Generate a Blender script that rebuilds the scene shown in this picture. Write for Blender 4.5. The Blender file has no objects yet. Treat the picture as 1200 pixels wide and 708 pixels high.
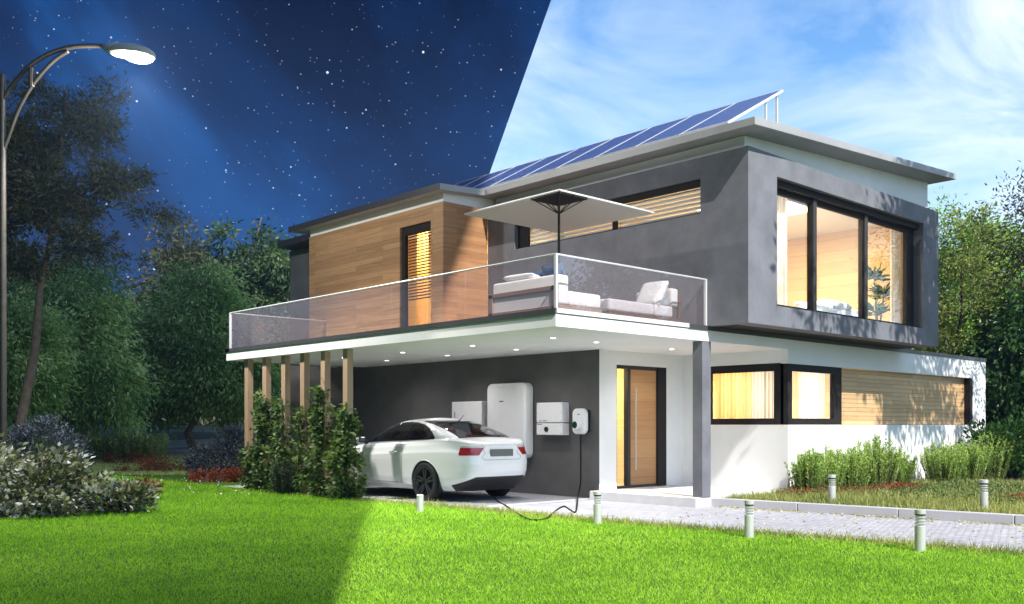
import bpy, bmesh, math, random
import numpy as np
from mathutils import Vector, Matrix
R_ = math.radians

# ---------------------------------------------------------------- frame of reference
# house frame: x runs back-right along the garden front, y runs back-left along the drive front
F_PX, EYE, HX, HY = 1129.5, 1.35, 600.0, 498.0
YAW = math.atan(1050 / F_PX)
CR = (math.cos(YAW), -math.sin(YAW))          # camera right, in house x,y
CF = (math.sin(YAW), math.cos(YAW))           # camera forward, in house x,y
CAMX, CAMY = -9.5436, -9.3731

def gp(px, Y, z=0.0):
    """ground position on the sight line of column px at depth Y"""
    a = (px - HX) / F_PX
    return Vector((CAMX + Y * (a * CR[0] + CF[0]), CAMY + Y * (a * CR[1] + CF[1]), z))

def cam2w(X, Y, Z):
    return Vector((CAMX + X * CR[0] + Y * CF[0], CAMY + X * CR[1] + Y * CF[1], EYE + Z))

def zpx(py, Y):
    return EYE + (HY - py) * Y / F_PX

scene = bpy.context.scene
COL = scene.collection

# ---------------------------------------------------------------- camera
cam_d = bpy.data.cameras.new("Camera")
cam = bpy.data.objects.new("Camera", cam_d)
COL.objects.link(cam)
cam.location = (CAMX, CAMY, EYE)
cam.rotation_euler = (math.pi / 2, 0, -YAW)
cam_d.sensor_fit = 'HORIZONTAL'
cam_d.sensor_width = 36
cam_d.lens = 36 * F_PX / 1200
cam_d.shift_x = 0.0
cam_d.shift_y = (HY - 354) / 1200
cam_d.clip_start = 0.1
cam_d.clip_end = 3000
scene.camera = cam

# ---------------------------------------------------------------- light
# The day/night edge is the plane n.d = 0 through the sky; the sun stands in that plane.
SUNC = Vector((0.3553 * 0.85 + 0.116 * 0.75, -0.75, 0.85))          # camera frame, towards the sun
sun_dir = Vector((SUNC.x * CR[0] + SUNC.y * CF[0], SUNC.x * CR[1] + SUNC.y * CF[1], SUNC.z)).normalized()
NC = Vector((1.0, 0.116, -0.3553)).normalized()                       # normal of the day/night plane, day side
split_n = Vector((NC.x * CR[0] + NC.y * CF[0], NC.x * CR[1] + NC.y * CF[1], NC.z))
sun_el = math.asin(sun_dir.z)
sun_az = math.atan2(sun_dir.x, sun_dir.y)

SUN_STRENGTH, SKY_STRENGTH, EXPOSURE = 5.0, 0.13, 0.70
sun_d = bpy.data.lights.new("sun", 'SUN')
sun_d.energy = SUN_STRENGTH
sun_d.angle = R_(0.3)
sun_d.color = (1.0, 0.955, 0.88)
sun = bpy.data.objects.new("sun", sun_d)
COL.objects.link(sun)
sun.rotation_euler = sun_dir.to_track_quat('Z', 'Y').to_euler()
sun.location = (0, 0, 40)

scene.view_settings.view_transform = 'Standard'
scene.view_settings.look = 'None'
scene.view_settings.exposure = EXPOSURE
scene.view_settings.gamma = 1
scene.view_settings.use_curve_mapping = False

class NT:
    """tiny helper for node trees"""
    def __init__(self, tree):
        self.t = tree
        tree.nodes.clear()
    def n(self, typ, ins=None, **kw):
        nd = self.t.nodes.new(typ)
        for k, v in kw.items():
            setattr(nd, k, v)
        for k, v in (ins or {}).items():
            s = nd.inputs[k]
            if isinstance(v, bpy.types.NodeSocket):
                self.t.links.new(v, s)
            else:
                s.default_value = v
        return nd
    def math(self, op, a, b=0.0, c=None, clamp=False):
        ins = {0: a, 1: b}
        if c is not None: ins[2] = c
        return self.n('ShaderNodeMath', ins, operation=op, use_clamp=clamp).outputs[0]
    def vmath(self, op, a, b=(0, 0, 0)):
        nd = self.n('ShaderNodeVectorMath', {0: a, 1: b}, operation=op)
        return nd.outputs['Value'] if op in ('DOT_PRODUCT', 'LENGTH') else nd.outputs[0]
    def mix(self, f, a, b, blend='MIX'):
        nd = self.t.nodes.new('ShaderNodeMix')
        nd.data_type = 'RGBA'
        nd.blend_type = blend
        for idx, v in ((0, f), (6, a), (7, b)):
            if isinstance(v, bpy.types.NodeSocket): self.t.links.new(v, nd.inputs[idx])
            elif idx == 0: nd.inputs[0].default_value = v
            else: nd.inputs[idx].default_value = tuple(v) + ((1,) if len(v) == 3 else ())
        return nd.outputs[2]
    def ramp(self, f, stops, interp='LINEAR'):
        nd = self.n('ShaderNodeValToRGB', {0: f})
        cr = nd.color_ramp
        cr.interpolation = interp
        while len(cr.elements) < len(stops): cr.elements.new(0.5)
        for e, (p, c) in zip(cr.elements, stops):
            e.position = p
            e.color = tuple(c) + ((1,) if len(c) == 3 else ())
        return nd.outputs[0]
    def noise(self, vec, scale, detail=4, rough=0.5, dist=0.0):
        return self.n('ShaderNodeTexNoise', {'Vector': vec, 'Scale': scale, 'Detail': detail, 'Roughness': rough, 'Distortion': dist})
    def out(self, sh, typ='ShaderNodeOutputMaterial', sock='Surface'):
        o = self.n(typ)
        self.t.links.new(sh, o.inputs[sock])

world = bpy.data.worlds.new("World")
scene.world = world
world.use_nodes = True
w = NT(world.node_tree)
dirv = w.n('ShaderNodeTexCoord').outputs['Generated']
sky = w.n('ShaderNodeTexSky', sky_type='NISHITA')
sky.sun_disc = False
sky.sun_elevation = sun_el
sky.sun_rotation = sun_az
sky.air_density = 1.0
sky.dust_density = 0.2
sky.ozone_density = 2.5
# wispy cirrus over the day half
cp = w.n('ShaderNodeMapping', {'Vector': dirv, 'Rotation': (0.3, 0.25, YAW + 0.5), 'Scale': (1.3, 2.0, 5.0)}).outputs[0]
c1 = w.noise(cp, 1.7, 9, 0.62, 0.9).outputs[0]
c2 = w.noise(dirv, 1.9, 3, 0.5, 0.3).outputs[0]
cloud = w.math('MULTIPLY', w.n('ShaderNodeMapRange', {0: c1, 1: 0.33, 2: 0.70}).outputs[0],
               w.n('ShaderNodeMapRange', {0: c2, 1: 0.22, 2: 0.60}).outputs[0])
day = w.mix(1.0, sky.outputs[0], (0.72, 1.0, 1.16), 'MULTIPLY')
day = w.mix(w.math('MULTIPLY', cloud, 0.9), day, (6.6, 7.0, 7.5))
# starry night half
nb = w.noise(dirv, 2.6, 5, 0.55, 0.4).outputs[0]
sepz = w.n('ShaderNodeSeparateXYZ', {0: dirv}).outputs[2]
nightc = w.ramp(nb, [(0.37, (0.003, 0.025, 0.15)), (0.5, (0.010, 0.14, 0.62)), (0.60, (0.03, 0.52, 1.95))])
low = w.n('ShaderNodeMapRange', {0: sepz, 1: 0.42, 2: 0.05}).outputs[0]
nightc = w.mix(w.math('MULTIPLY', low, 0.75), nightc, (0.20, 0.42, 1.05))
def stars(scale, r0, r1, gain):
    vo = w.n('ShaderNodeTexVoronoi', {'Vector': dirv, 'Scale': scale})
    rnd = w.n('ShaderNodeSeparateColor', {0: vo.outputs['Color']}).outputs[0]
    rad = w.n('ShaderNodeMapRange', {0: rnd, 1: 0.0, 2: 1.0, 3: r0, 4: r1}).outputs[0]
    f = w.math('SUBTRACT', 1.0, w.math('DIVIDE', vo.outputs['Distance'], rad), clamp=True)
    return w.math('MULTIPLY', f, gain)
st = w.math('ADD', stars(95, 0.015, 0.11, 5.0), w.math('ADD', stars(42, 0.004, 0.062, 9.0), stars(190, 0.015, 0.16, 2.8)))
nightc = w.mix(1.0, nightc, w.mix(st, (0, 0, 0), (0.8, 0.9, 1.0)), 'ADD')
starcol = w.n('ShaderNodeCombineColor', {0: w.math('MULTIPLY', st, 0.75), 1: w.math('MULTIPLY', st, 0.9), 2: st}).outputs[0]
nightc = w.mix(1.0, nightc, starcol, 'ADD')
isday = w.math('GREATER_THAN', w.vmath('DOT_PRODUCT', dirv, tuple(split_n)), 0.0)
bg = w.n('ShaderNodeBackground', {'Color': w.mix(isday, nightc, day), 'Strength': SKY_STRENGTH})
w.out(bg.outputs[0], 'ShaderNodeOutputWorld')

# ---------------------------------------------------------------- materials
MATS = {}
def newmat(name):
    m = bpy.data.materials.new(name)
    m.use_nodes = True
    MATS[name] = m
    return NT(m.node_tree), m

def principled(t, **ins):
    alias = {'base': 'Base Color', 'rough': 'Roughness', 'metal': 'Metallic', 'spec': 'Specular IOR Level', 'normal': 'Normal',
             'coat': 'Coat Weight', 'coatr': 'Coat Roughness', 'emis': 'Emission Color', 'emiss': 'Emission Strength', 'sheen': 'Sheen Weight'}
    d = {}
    for k, v in ins.items():
        if k in ('base', 'emis') and not isinstance(v, bpy.types.NodeSocket) and len(v) == 3: v = tuple(v) + (1,)
        d[alias[k]] = v
    return t.n('ShaderNodeBsdfPrincipled', d).outputs[0]

def bump(t, h, strength=0.3, dist=0.01):
    return t.n('ShaderNodeBump', {'Height': h, 'Strength': strength, 'Distance': dist}).outputs[0]

def plain(name, c, rough=0.5, metal=0.0, spec=0.5, coat=0.0, var=0.0, vscale=6.0, bmp=0.0, bscale=120.0):
    t, m = newmat(name)
    base = tuple(c)
    co = t.n('ShaderNodeTexCoord').outputs['Object']
    if var:
        nz = t.noise(co, vscale, 6, 0.6).outputs[0]
        k = t.n('ShaderNodeMapRange', {0: nz, 1: 0.3, 2: 0.7, 3: 1 - var, 4: 1 + var}).outputs[0]
        v = t.n('ShaderNodeCombineColor', {0: k, 1: k, 2: k}).outputs[0]
        base = t.mix(1.0, c, v, 'MULTIPLY')
    kw = dict(base=base, rough=rough, metal=metal, spec=spec, coat=coat)
    if bmp:
        kw['normal'] = bump(t, t.noise(co, bscale, 3, 0.6).outputs[0], bmp, 0.004)
    t.out(principled(t, **kw))
    return m

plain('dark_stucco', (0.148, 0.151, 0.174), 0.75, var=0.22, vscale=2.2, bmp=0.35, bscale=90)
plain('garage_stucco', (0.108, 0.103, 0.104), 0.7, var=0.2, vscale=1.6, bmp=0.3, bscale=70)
plain('white_stucco', (0.78, 0.78, 0.79), 0.8, var=0.04, vscale=1.5, bmp=0.15, bscale=130)
plain('soffit_white', (0.74, 0.73, 0.70), 0.85, var=0.03, vscale=1.2)
plain('roof_metal', (0.31, 0.31, 0.32), 0.45, var=0.10, vscale=1.4)
plain('roof_dark', (0.035, 0.036, 0.042), 0.5, var=0.15)
plain('cap_dark', (0.05, 0.052, 0.056), 0.45, var=0.1)
plain('coping_light', (0.62, 0.60, 0.59), 0.6, var=0.05)
plain('frame_dark', (0.020, 0.017, 0.017), 0.7, spec=0.2)
plain('frame_grey', (0.04, 0.037, 0.037), 0.6, spec=0.3)
plain('steel', (0.56, 0.57, 0.55), 0.38, metal=0.35, var=0.06, vscale=20)
plain('rail_metal', (0.72, 0.72, 0.74), 0.35, metal=0.35)
plain('white_plastic', (0.80, 0.79, 0.82), 0.35, var=0.02)
plain('grey_plastic', (0.34, 0.34, 0.36), 0.45)
plain('black_plastic', (0.012, 0.012, 0.013), 0.45)
plain('ink', (0.03, 0.03, 0.035), 0.6)
plain('green_disc', (0.01, 0.05, 0.03), 0.25)
plain('trim_black', (0.006, 0.006, 0.007), 0.6, spec=0.15)
plain('rubber', (0.012, 0.012, 0.012), 0.8)
plain('cable', (0.006, 0.006, 0.006), 0.75, spec=0.2)
plain('rim_metal', (0.075, 0.077, 0.082), 0.35, metal=0.6)
plain('car_paint', (0.80, 0.80, 0.82), 0.28, spec=0.5, coat=1.0)
plain('plate_grey', (0.13, 0.13, 0.13), 0.5)
plain('car_interior', (0.016, 0.014, 0.014), 0.8)
plain('seat_red', (0.30, 0.022, 0.018), 0.55)
plain('lamp_red', (0.33, 0.006, 0.010), 0.12, coat=1.0)
plain('lamp_clear', (0.62, 0.50, 0.50), 0.15, coat=1.0)
plain('upholstery', (0.76, 0.75, 0.75), 0.9, var=0.03, vscale=12, bmp=0.2, bscale=400)
plain('upholstery_grey', (0.52, 0.52, 0.53), 0.9, var=0.05, vscale=12, bmp=0.2, bscale=400)
plain('cushion_blue', (0.035, 0.075, 0.15), 0.9, bmp=0.2, bscale=300)
t, m = newmat('umbrella_cloth')
df = t.n('ShaderNodeBsdfDiffuse', {0: (0.66, 0.65, 0.64, 1)}).outputs[0]
tl = t.n('ShaderNodeBsdfTranslucent', {0: (0.60, 0.59, 0.58, 1)}).outputs[0]
t.out(t.n('ShaderNodeMixShader', {0: 0.22, 1: df, 2: tl}).outputs[0])
plain('umbrella_dark', (0.012, 0.016, 0.016), 0.8)
plain('lamp_pole', (0.045, 0.037, 0.030), 0.5, var=0.25, vscale=9)
plain('lamp_shell', (0.33, 0.32, 0.30), 0.4)
plain('bark', (0.085, 0.065, 0.05), 0.9, var=0.4, vscale=9, bmp=0.8, bscale=30)
plain('bark_pale', (0.20, 0.165, 0.14), 0.9, var=0.35, vscale=9, bmp=0.6, bscale=30)
plain('terracotta', (0.30, 0.13, 0.07), 0.8)
plain('granite', (0.46, 0.46, 0.50), 0.75, var=0.16, vscale=160, bmp=0.3, bscale=200)
plain('porch_stone', (0.60, 0.60, 0.62), 0.7, var=0.06, vscale=5, bmp=0.1)
plain('shade_block_render', (0.48, 0.47, 0.46), 0.85, var=0.08)  # surface of the added, unseen block that shades the left half
plain('room_white', (0.80, 0.77, 0.71), 0.9)
plain('room_floor', (0.42, 0.33, 0.24), 0.6)

def wood(name, c0, c1, row=0.13, length=1.7, grain=1.0, vertical=False, rough=0.5, gap=0.0035, gcol=0.35):
    t, m = newmat(name)
    co = t.n('ShaderNodeTexCoord').outputs['Object']
    s = t.n('ShaderNodeSeparateXYZ', {0: co})
    u = t.math('ADD', s.outputs[0], s.outputs[1])
    v = s.outputs[2]
    if vertical: u, v = v, u
    uv = t.n('ShaderNodeCombineXYZ', {0: u, 1: v, 2: 0.0}).outputs[0]
    br = t.n('ShaderNodeTexBrick', {'Vector': uv, 'Color1': (0, 0, 0, 1), 'Color2': (1, 1, 1, 1), 'Mortar': (0.5, 0.5, 0.5, 1), 'Scale': 1.0,
                                    'Mortar Size': gap, 'Mortar Smooth': 0.1, 'Bias': 0.0, 'Brick Width': length, 'Row Height': row})
    br.offset = 0.37
    br.offset_frequency = 2
    tone = t.n('ShaderNodeSeparateColor', {0: br.outputs['Color']}).outputs[0]
    off = t.math('MULTIPLY', tone, 37.0)
    gv = t.n('ShaderNodeCombineXYZ', {0: t.math('MULTIPLY', u, 0.9), 1: t.math('MULTIPLY', v, 22.0), 2: off}).outputs[0]
    g1 = t.noise(gv, 1.3, 7, 0.62, 0.6).outputs[0]
    g2 = t.noise(gv, 6.0, 3, 0.6, 0.2).outputs[0]
    f = t.math('ADD', t.math('MULTIPLY', tone, 0.30), t.math('ADD', t.math('MULTIPLY', g1, 0.75 * grain), t.math('MULTIPLY', g2, 0.22 * grain)))
    f = t.n('ShaderNodeMapRange', {0: f, 1: 0.30, 2: 1.02}).outputs[0]
    col = t.ramp(f, [(0.0, c0), (1.0, c1)])
    col = t.mix(br.outputs['Fac'], col, tuple(gcol * x for x in c0))
    h = t.math('SUBTRACT', t.math('MULTIPLY', g2, 0.25), br.outputs['Fac'])
    t.out(principled(t, base=col, rough=rough, normal=bump(t, h, 0.35, 0.004)))
    return m
wood('wood_cladding', (0.19, 0.095, 0.038), (0.50, 0.30, 0.15), 0.105, 2.7, grain=1.35, gap=0.0016, gcol=0.6)
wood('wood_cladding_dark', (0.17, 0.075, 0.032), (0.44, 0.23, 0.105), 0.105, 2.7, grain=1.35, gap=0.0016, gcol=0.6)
wood('wood_slats', (0.40, 0.24, 0.11), (0.70, 0.46, 0.23), 0.085, 1.5)
wood('wood_door', (0.36, 0.17, 0.07), (0.60, 0.34, 0.15), 0.36, 6.0, gap=0.002)
wood('wood_post', (0.34, 0.22, 0.14), (0.56, 0.40, 0.28), 0.6, 9.0, vertical=True, gap=0.0)
wood('wood_frame', (0.24, 0.155, 0.12), (0.40, 0.28, 0.22), 0.5, 5.0, gap=0.0)
wood('wood_frame_dark', (0.07, 0.03, 0.018), (0.15, 0.07, 0.04), 0.5, 5.0, gap=0.0)
wood('wood_room', (0.68, 0.46, 0.17), (0.86, 0.66, 0.32), 0.26, 2.4, gap=0.002)

def glass(name, tint, refl, rough=0.0, film=None):
    t, m = newmat(name)
    tr = t.n('ShaderNodeBsdfTransparent', {0: tuple(tint) + (1,)}).outputs[0]
    gl = t.n('ShaderNodeBsdfGlossy', {'Color': (0.95, 0.97, 1.0, 1), 'Roughness': rough}).outputs[0]
    ge = t.n('ShaderNodeNewGeometry')
    cosv = t.math('ABSOLUTE', t.vmath('DOT_PRODUCT', ge.outputs['Incoming'], ge.outputs['Normal']))
    fr = t.math('MULTIPLY_ADD', t.math('POWER', t.math('SUBTRACT', 1.0, cosv, clamp=True), 5.0), 0.96, 0.04)
    f = t.math('MULTIPLY', fr, refl, clamp=True)
    sh = t.n('ShaderNodeMixShader', {0: f, 1: tr, 2: gl}).outputs[0]
    if film:
        df = t.n('ShaderNodeBsdfDiffuse', {0: tuple(film[1]) + (1,)}).outputs[0]
        sh = t.n('ShaderNodeMixShader', {0: film[0], 1: sh, 2: df}).outputs[0]
    t.out(sh)
    return m
glass('window_glass', (0.98, 0.99, 0.99), 1.2)
glass('rail_glass', (0.96, 0.94, 0.95), 1.6, film=(0.05, (0.62, 0.57, 0.62)))
glass('car_glass', (0.42, 0.43, 0.46), 1.2)
glass('lens_glass', (0.9, 0.93, 0.93), 2.0, film=(0.25, (0.7, 0.72, 0.72)))

def emitter(name, c, s):
    t, m = newmat(name)
    t.out(t.n('ShaderNodeEmission', {'Color': tuple(c) + (1,), 'Strength': s}).outputs[0])
emitter('downlight_glow', (1.0, 0.97, 0.92), 9.0)
emitter('street_glow', (1.0, 1.0, 0.97), 14.0)
emitter('room_lamp_glow', (1.0, 0.80, 0.50), 6.0)

def foliage(name, stops, rough=0.55, trans=0.35, tcol=1.6):
    t, m = newmat(name)
    at = t.n('ShaderNodeAttribute', attribute_name='tone').outputs['Fac']
    col = t.ramp(at, stops)
    p = principled(t, base=col, rough=rough, spec=0.35)
    tc = t.mix(1.0, col, (tcol, tcol * 1.05, tcol * 0.6), 'MULTIPLY')
    tr = t.n('ShaderNodeBsdfTranslucent', {0: tc}).outputs[0]
    t.out(t.n('ShaderNodeMixShader', {0: trans, 1: p, 2: tr}).outputs[0])
    return m
foliage('leaf_pear', [(0, (0.035, 0.080, 0.020)), (0.45, (0.14, 0.25, 0.065)), (0.75, (0.32, 0.44, 0.16)), (1, (0.62, 0.70, 0.40))])
foliage('leaf_dark', [(0, (0.014, 0.034, 0.012)), (0.65, (0.042, 0.085, 0.03)), (1, (0.13, 0.20, 0.08))])
foliage('leaf_olive', [(0, (0.030, 0.036, 0.018)), (0.6, (0.060, 0.068, 0.034)), (1, (0.11, 0.11, 0.055))])
foliage('leaf_bright', [(0, (0.07, 0.17, 0.02)), (0.5, (0.22, 0.40, 0.055)), (1, (0.48, 0.64, 0.15))])
foliage('leaf_brown', [(0, (0.05, 0.06, 0.02)), (0.6, (0.15, 0.185, 0.05)), (1, (0.32, 0.38, 0.11))])
foliage('leaf_laurel', [(0, (0.012, 0.04, 0.010)), (0.7, (0.035, 0.095, 0.022)), (1, (0.09, 0.17, 0.05))], rough=0.35)
foliage('leaf_varieg', [(0, (0.02, 0.03, 0.014)), (0.34, (0.07, 0.09, 0.035)), (0.55, (0.19, 0.19, 0.09)), (0.75, (0.46, 0.46, 0.40)), (1, (0.66, 0.66, 0.74))], trans=0.2)
foliage('leaf_blue', [(0, (0.020, 0.026, 0.040)), (0.6, (0.055, 0.068, 0.095)), (1, (0.19, 0.21, 0.26))], trans=0.15)
foliage('leaf_rosemary', [(0, (0.07, 0.14, 0.028)), (0.5, (0.25, 0.38, 0.085)), (1, (0.55, 0.68, 0.22))])
foliage('leaf_reed', [(0, (0.12, 0.18, 0.05)), (0.5, (0.32, 0.40, 0.12)), (1, (0.62, 0.68, 0.28))])
foliage('leaf_rose_dark', [(0, (0.012, 0.028, 0.014)), (0.6, (0.03, 0.06, 0.03)), (1, (0.07, 0.11, 0.05))])
foliage('leaf_vine', [(0, (0.03, 0.065, 0.018)), (0.5, (0.09, 0.15, 0.045)), (1, (0.26, 0.32, 0.13))])
foliage('leaf_red', [(0, (0.07, 0.06, 0.02)), (0.35, (0.15, 0.045, 0.02)), (0.7, (0.30, 0.07, 0.035)), (1, (0.46, 0.12, 0.06))])
foliage('grass_lawn', [(0, (0.11, 0.26, 0.010)), (0.5, (0.29, 0.60, 0.022)), (1, (0.56, 0.78, 0.085))], trans=0.45, tcol=1.35)
foliage('grass_bed', [(0, (0.09, 0.13, 0.03)), (0.5, (0.24, 0.28, 0.075)), (1, (0.52, 0.50, 0.20))], trans=0.3)
foliage('grass_far', [(0, (0.20, 0.26, 0.06)), (0.5, (0.42, 0.47, 0.15)), (1, (0.66, 0.66, 0.30))], trans=0.3)
foliage('leaf_litter', [(0, (0.22, 0.22, 0.08)), (0.5, (0.42, 0.40, 0.20)), (1, (0.6, 0.56, 0.36))], trans=0.1)
foliage('petal_white', [(0, (0.7, 0.7, 0.7)), (1, (0.85, 0.85, 0.88))], trans=0.1)
foliage('leaf_house', [(0, (0.015, 0.05, 0.012)), (0.5, (0.035, 0.10, 0.022)), (1, (0.16, 0.22, 0.05))], trans=0.15)

t, m = newmat('curtain_cloth')
df = t.n('ShaderNodeBsdfDiffuse', {0: (0.80, 0.76, 0.72, 1)}).outputs[0]
tl = t.n('ShaderNodeBsdfTranslucent', {0: (0.85, 0.80, 0.72, 1)}).outputs[0]
t.out(t.n('ShaderNodeMixShader', {0: 0.45, 1: df, 2: tl}).outputs[0])
t, m = newmat('curtain_gold')
df = t.n('ShaderNodeBsdfDiffuse', {0: (0.78, 0.54, 0.24, 1)}).outputs[0]
tl = t.n('ShaderNodeBsdfTranslucent', {0: (0.90, 0.66, 0.32, 1)}).outputs[0]
t.out(t.n('ShaderNodeMixShader', {0: 0.45, 1: df, 2: tl}).outputs[0])

# ground: turf and soil under the blades
t, m = newmat('turf')
co = t.n('ShaderNodeTexCoord').outputs['Object']
a = t.noise(co, 0.35, 4, 0.6).outputs[0]
b = t.noise(co, 38.0, 5, 0.7).outputs[0]
f = t.math('ADD', t.math('MULTIPLY', a, 0.5), t.math('MULTIPLY', b, 0.6))
col = t.ramp(f, [(0.3, (0.035, 0.075, 0.012)), (0.55, (0.075, 0.15, 0.02)), (0.8, (0.14, 0.21, 0.04))])
t.out(principled(t, base=col, rough=0.9, spec=0.1, normal=bump(t, b, 0.9, 0.03)))

# paving: small silvery setts
t, m = newmat('setts')
co = t.n('ShaderNodeTexCoord').outputs['Object']
rot = t.n('ShaderNodeMapping', {'Vector': co, 'Rotation': (0, 0, 0.62)}).outputs[0]
wob = t.n('ShaderNodeMix', {0: 0.02, 4: rot}, data_type='VECTOR')
nzc = t.noise(co, 9.0, 2).outputs['Color']
wv = t.vmath('ADD', rot, t.vmath('SCALE', t.vmath('SUBTRACT', nzc, (0.5, 0.5, 0.5))))
for nd in t.t.nodes:
    if nd.type == 'VECT_MATH' and nd.operation == 'SCALE': nd.inputs['Scale'].default_value = 0.03
br = t.n('ShaderNodeTexBrick', {'Vector': wv, 'Color1': (0, 0, 0, 1), 'Color2': (1, 1, 1, 1), 'Mortar': (0.5, 0.5, 0.5, 1), 'Scale': 1.0, 'Mortar Size': 0.010,
                                'Mortar Smooth': 0.4, 'Brick Width': 0.10, 'Row Height': 0.07})
tone = t.n('ShaderNodeSeparateColor', {0: br.outputs['Color']}).outputs[0]
fine = t.noise(co, 130.0, 4, 0.7).outputs[0]
big = t.noise(co, 0.8, 4, 0.6).outputs[0]
v = t.math('ADD', t.math('MULTIPLY', tone, 0.22), t.math('ADD', t.math('MULTIPLY', fine, 0.75), t.math('MULTIPLY', big, 0.45)))
col = t.ramp(v, [(0.30, (0.17, 0.17, 0.205)), (0.6, (0.34, 0.34, 0.395)), (0.9, (0.55, 0.55, 0.60))])
col = t.mix(t.math('MULTIPLY', br.outputs['Fac'], 0.55), col, (0.24, 0.24, 0.275))
h = t.math('ADD', t.math('MULTIPLY', fine, 0.5), t.math('MULTIPLY', br.outputs['Fac'], -1.2))
t.out(principled(t, base=col, rough=0.8, spec=0.25, normal=bump(t, h, 0.8, 0.012)))
plain('drive_concrete', (0.42, 0.42, 0.45), 0.75, var=0.12, vscale=1.8, bmp=0.25, bscale=90)
plain('soil', (0.065, 0.05, 0.03), 0.95, var=0.3, vscale=6, bmp=0.8, bscale=40)

# rubble wall
t, m = newmat('rubble')
co = t.n('ShaderNodeTexCoord').outputs['Object']
s = t.n('ShaderNodeSeparateXYZ', {0: co})
uv = t.n('ShaderNodeCombineXYZ', {0: t.math('ADD', s.outputs[0], s.outputs[1]), 1: t.math('MULTIPLY', s.outputs[2], 1.6), 2: 0.0}).outputs[0]
vo = t.n('ShaderNodeTexVoronoi', {'Vector': uv, 'Scale': 2.6}, feature='DISTANCE_TO_EDGE')
vc = t.n('ShaderNodeTexVoronoi', {'Vector': uv, 'Scale': 2.6})
tone = t.n('ShaderNodeSeparateColor', {0: vc.outputs['Color']}).outputs[0]
col = t.ramp(tone, [(0, (0.22, 0.22, 0.235)), (1, (0.46, 0.45, 0.48))])
edge = t.n('ShaderNodeMapRange', {0: vo.outputs['Distance'], 1: 0.02, 2: 0.07, 3: 1.0, 4: 0.0}).outputs[0]
col = t.mix(edge, col, (0.56, 0.55, 0.54))
t.out(principled(t, base=col, rough=0.9, normal=bump(t, vo.outputs['Distance'], 0.7, 0.05)))

# photovoltaic cells: blue cells, pale grid lines
t, m = newmat('pv_cells')
uvn = t.n('ShaderNodeAttribute', attribute_name='pv').outputs['Vector']
br = t.n('ShaderNodeTexBrick', {'Vector': uvn, 'Color1': (0.004, 0.020, 0.115, 1), 'Color2': (0.008, 0.030, 0.17, 1), 'Mortar': (0.30, 0.42, 0.78, 1), 'Scale': 1.0,
                                'Mortar Size': 0.007, 'Mortar Smooth': 0.0, 'Brick Width': 0.152, 'Row Height': 0.158})
br.offset = 0.0
t.out(principled(t, base=br.outputs['Color'], rough=0.3, spec=0.3))

# ---------------------------------------------------------------- object helpers
def link(o):
    COL.objects.link(o)
    return o

def root_of(o):
    while o.parent: o = o.parent
    return o

def thing(name, label, cat, loc=(0, 0, 0), group=None, kind=None):
    o = link(bpy.data.objects.new(name, None))
    o.location = loc
    o.empty_display_size = 0.2
    tag(o, label, cat, group, kind)
    return o

def tag(o, label=None, cat=None, group=None, kind=None):
    if label: o['label'] = label
    if cat: o['category'] = cat
    if group: o['group'] = group
    if kind: o['kind'] = kind
    return o

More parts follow.
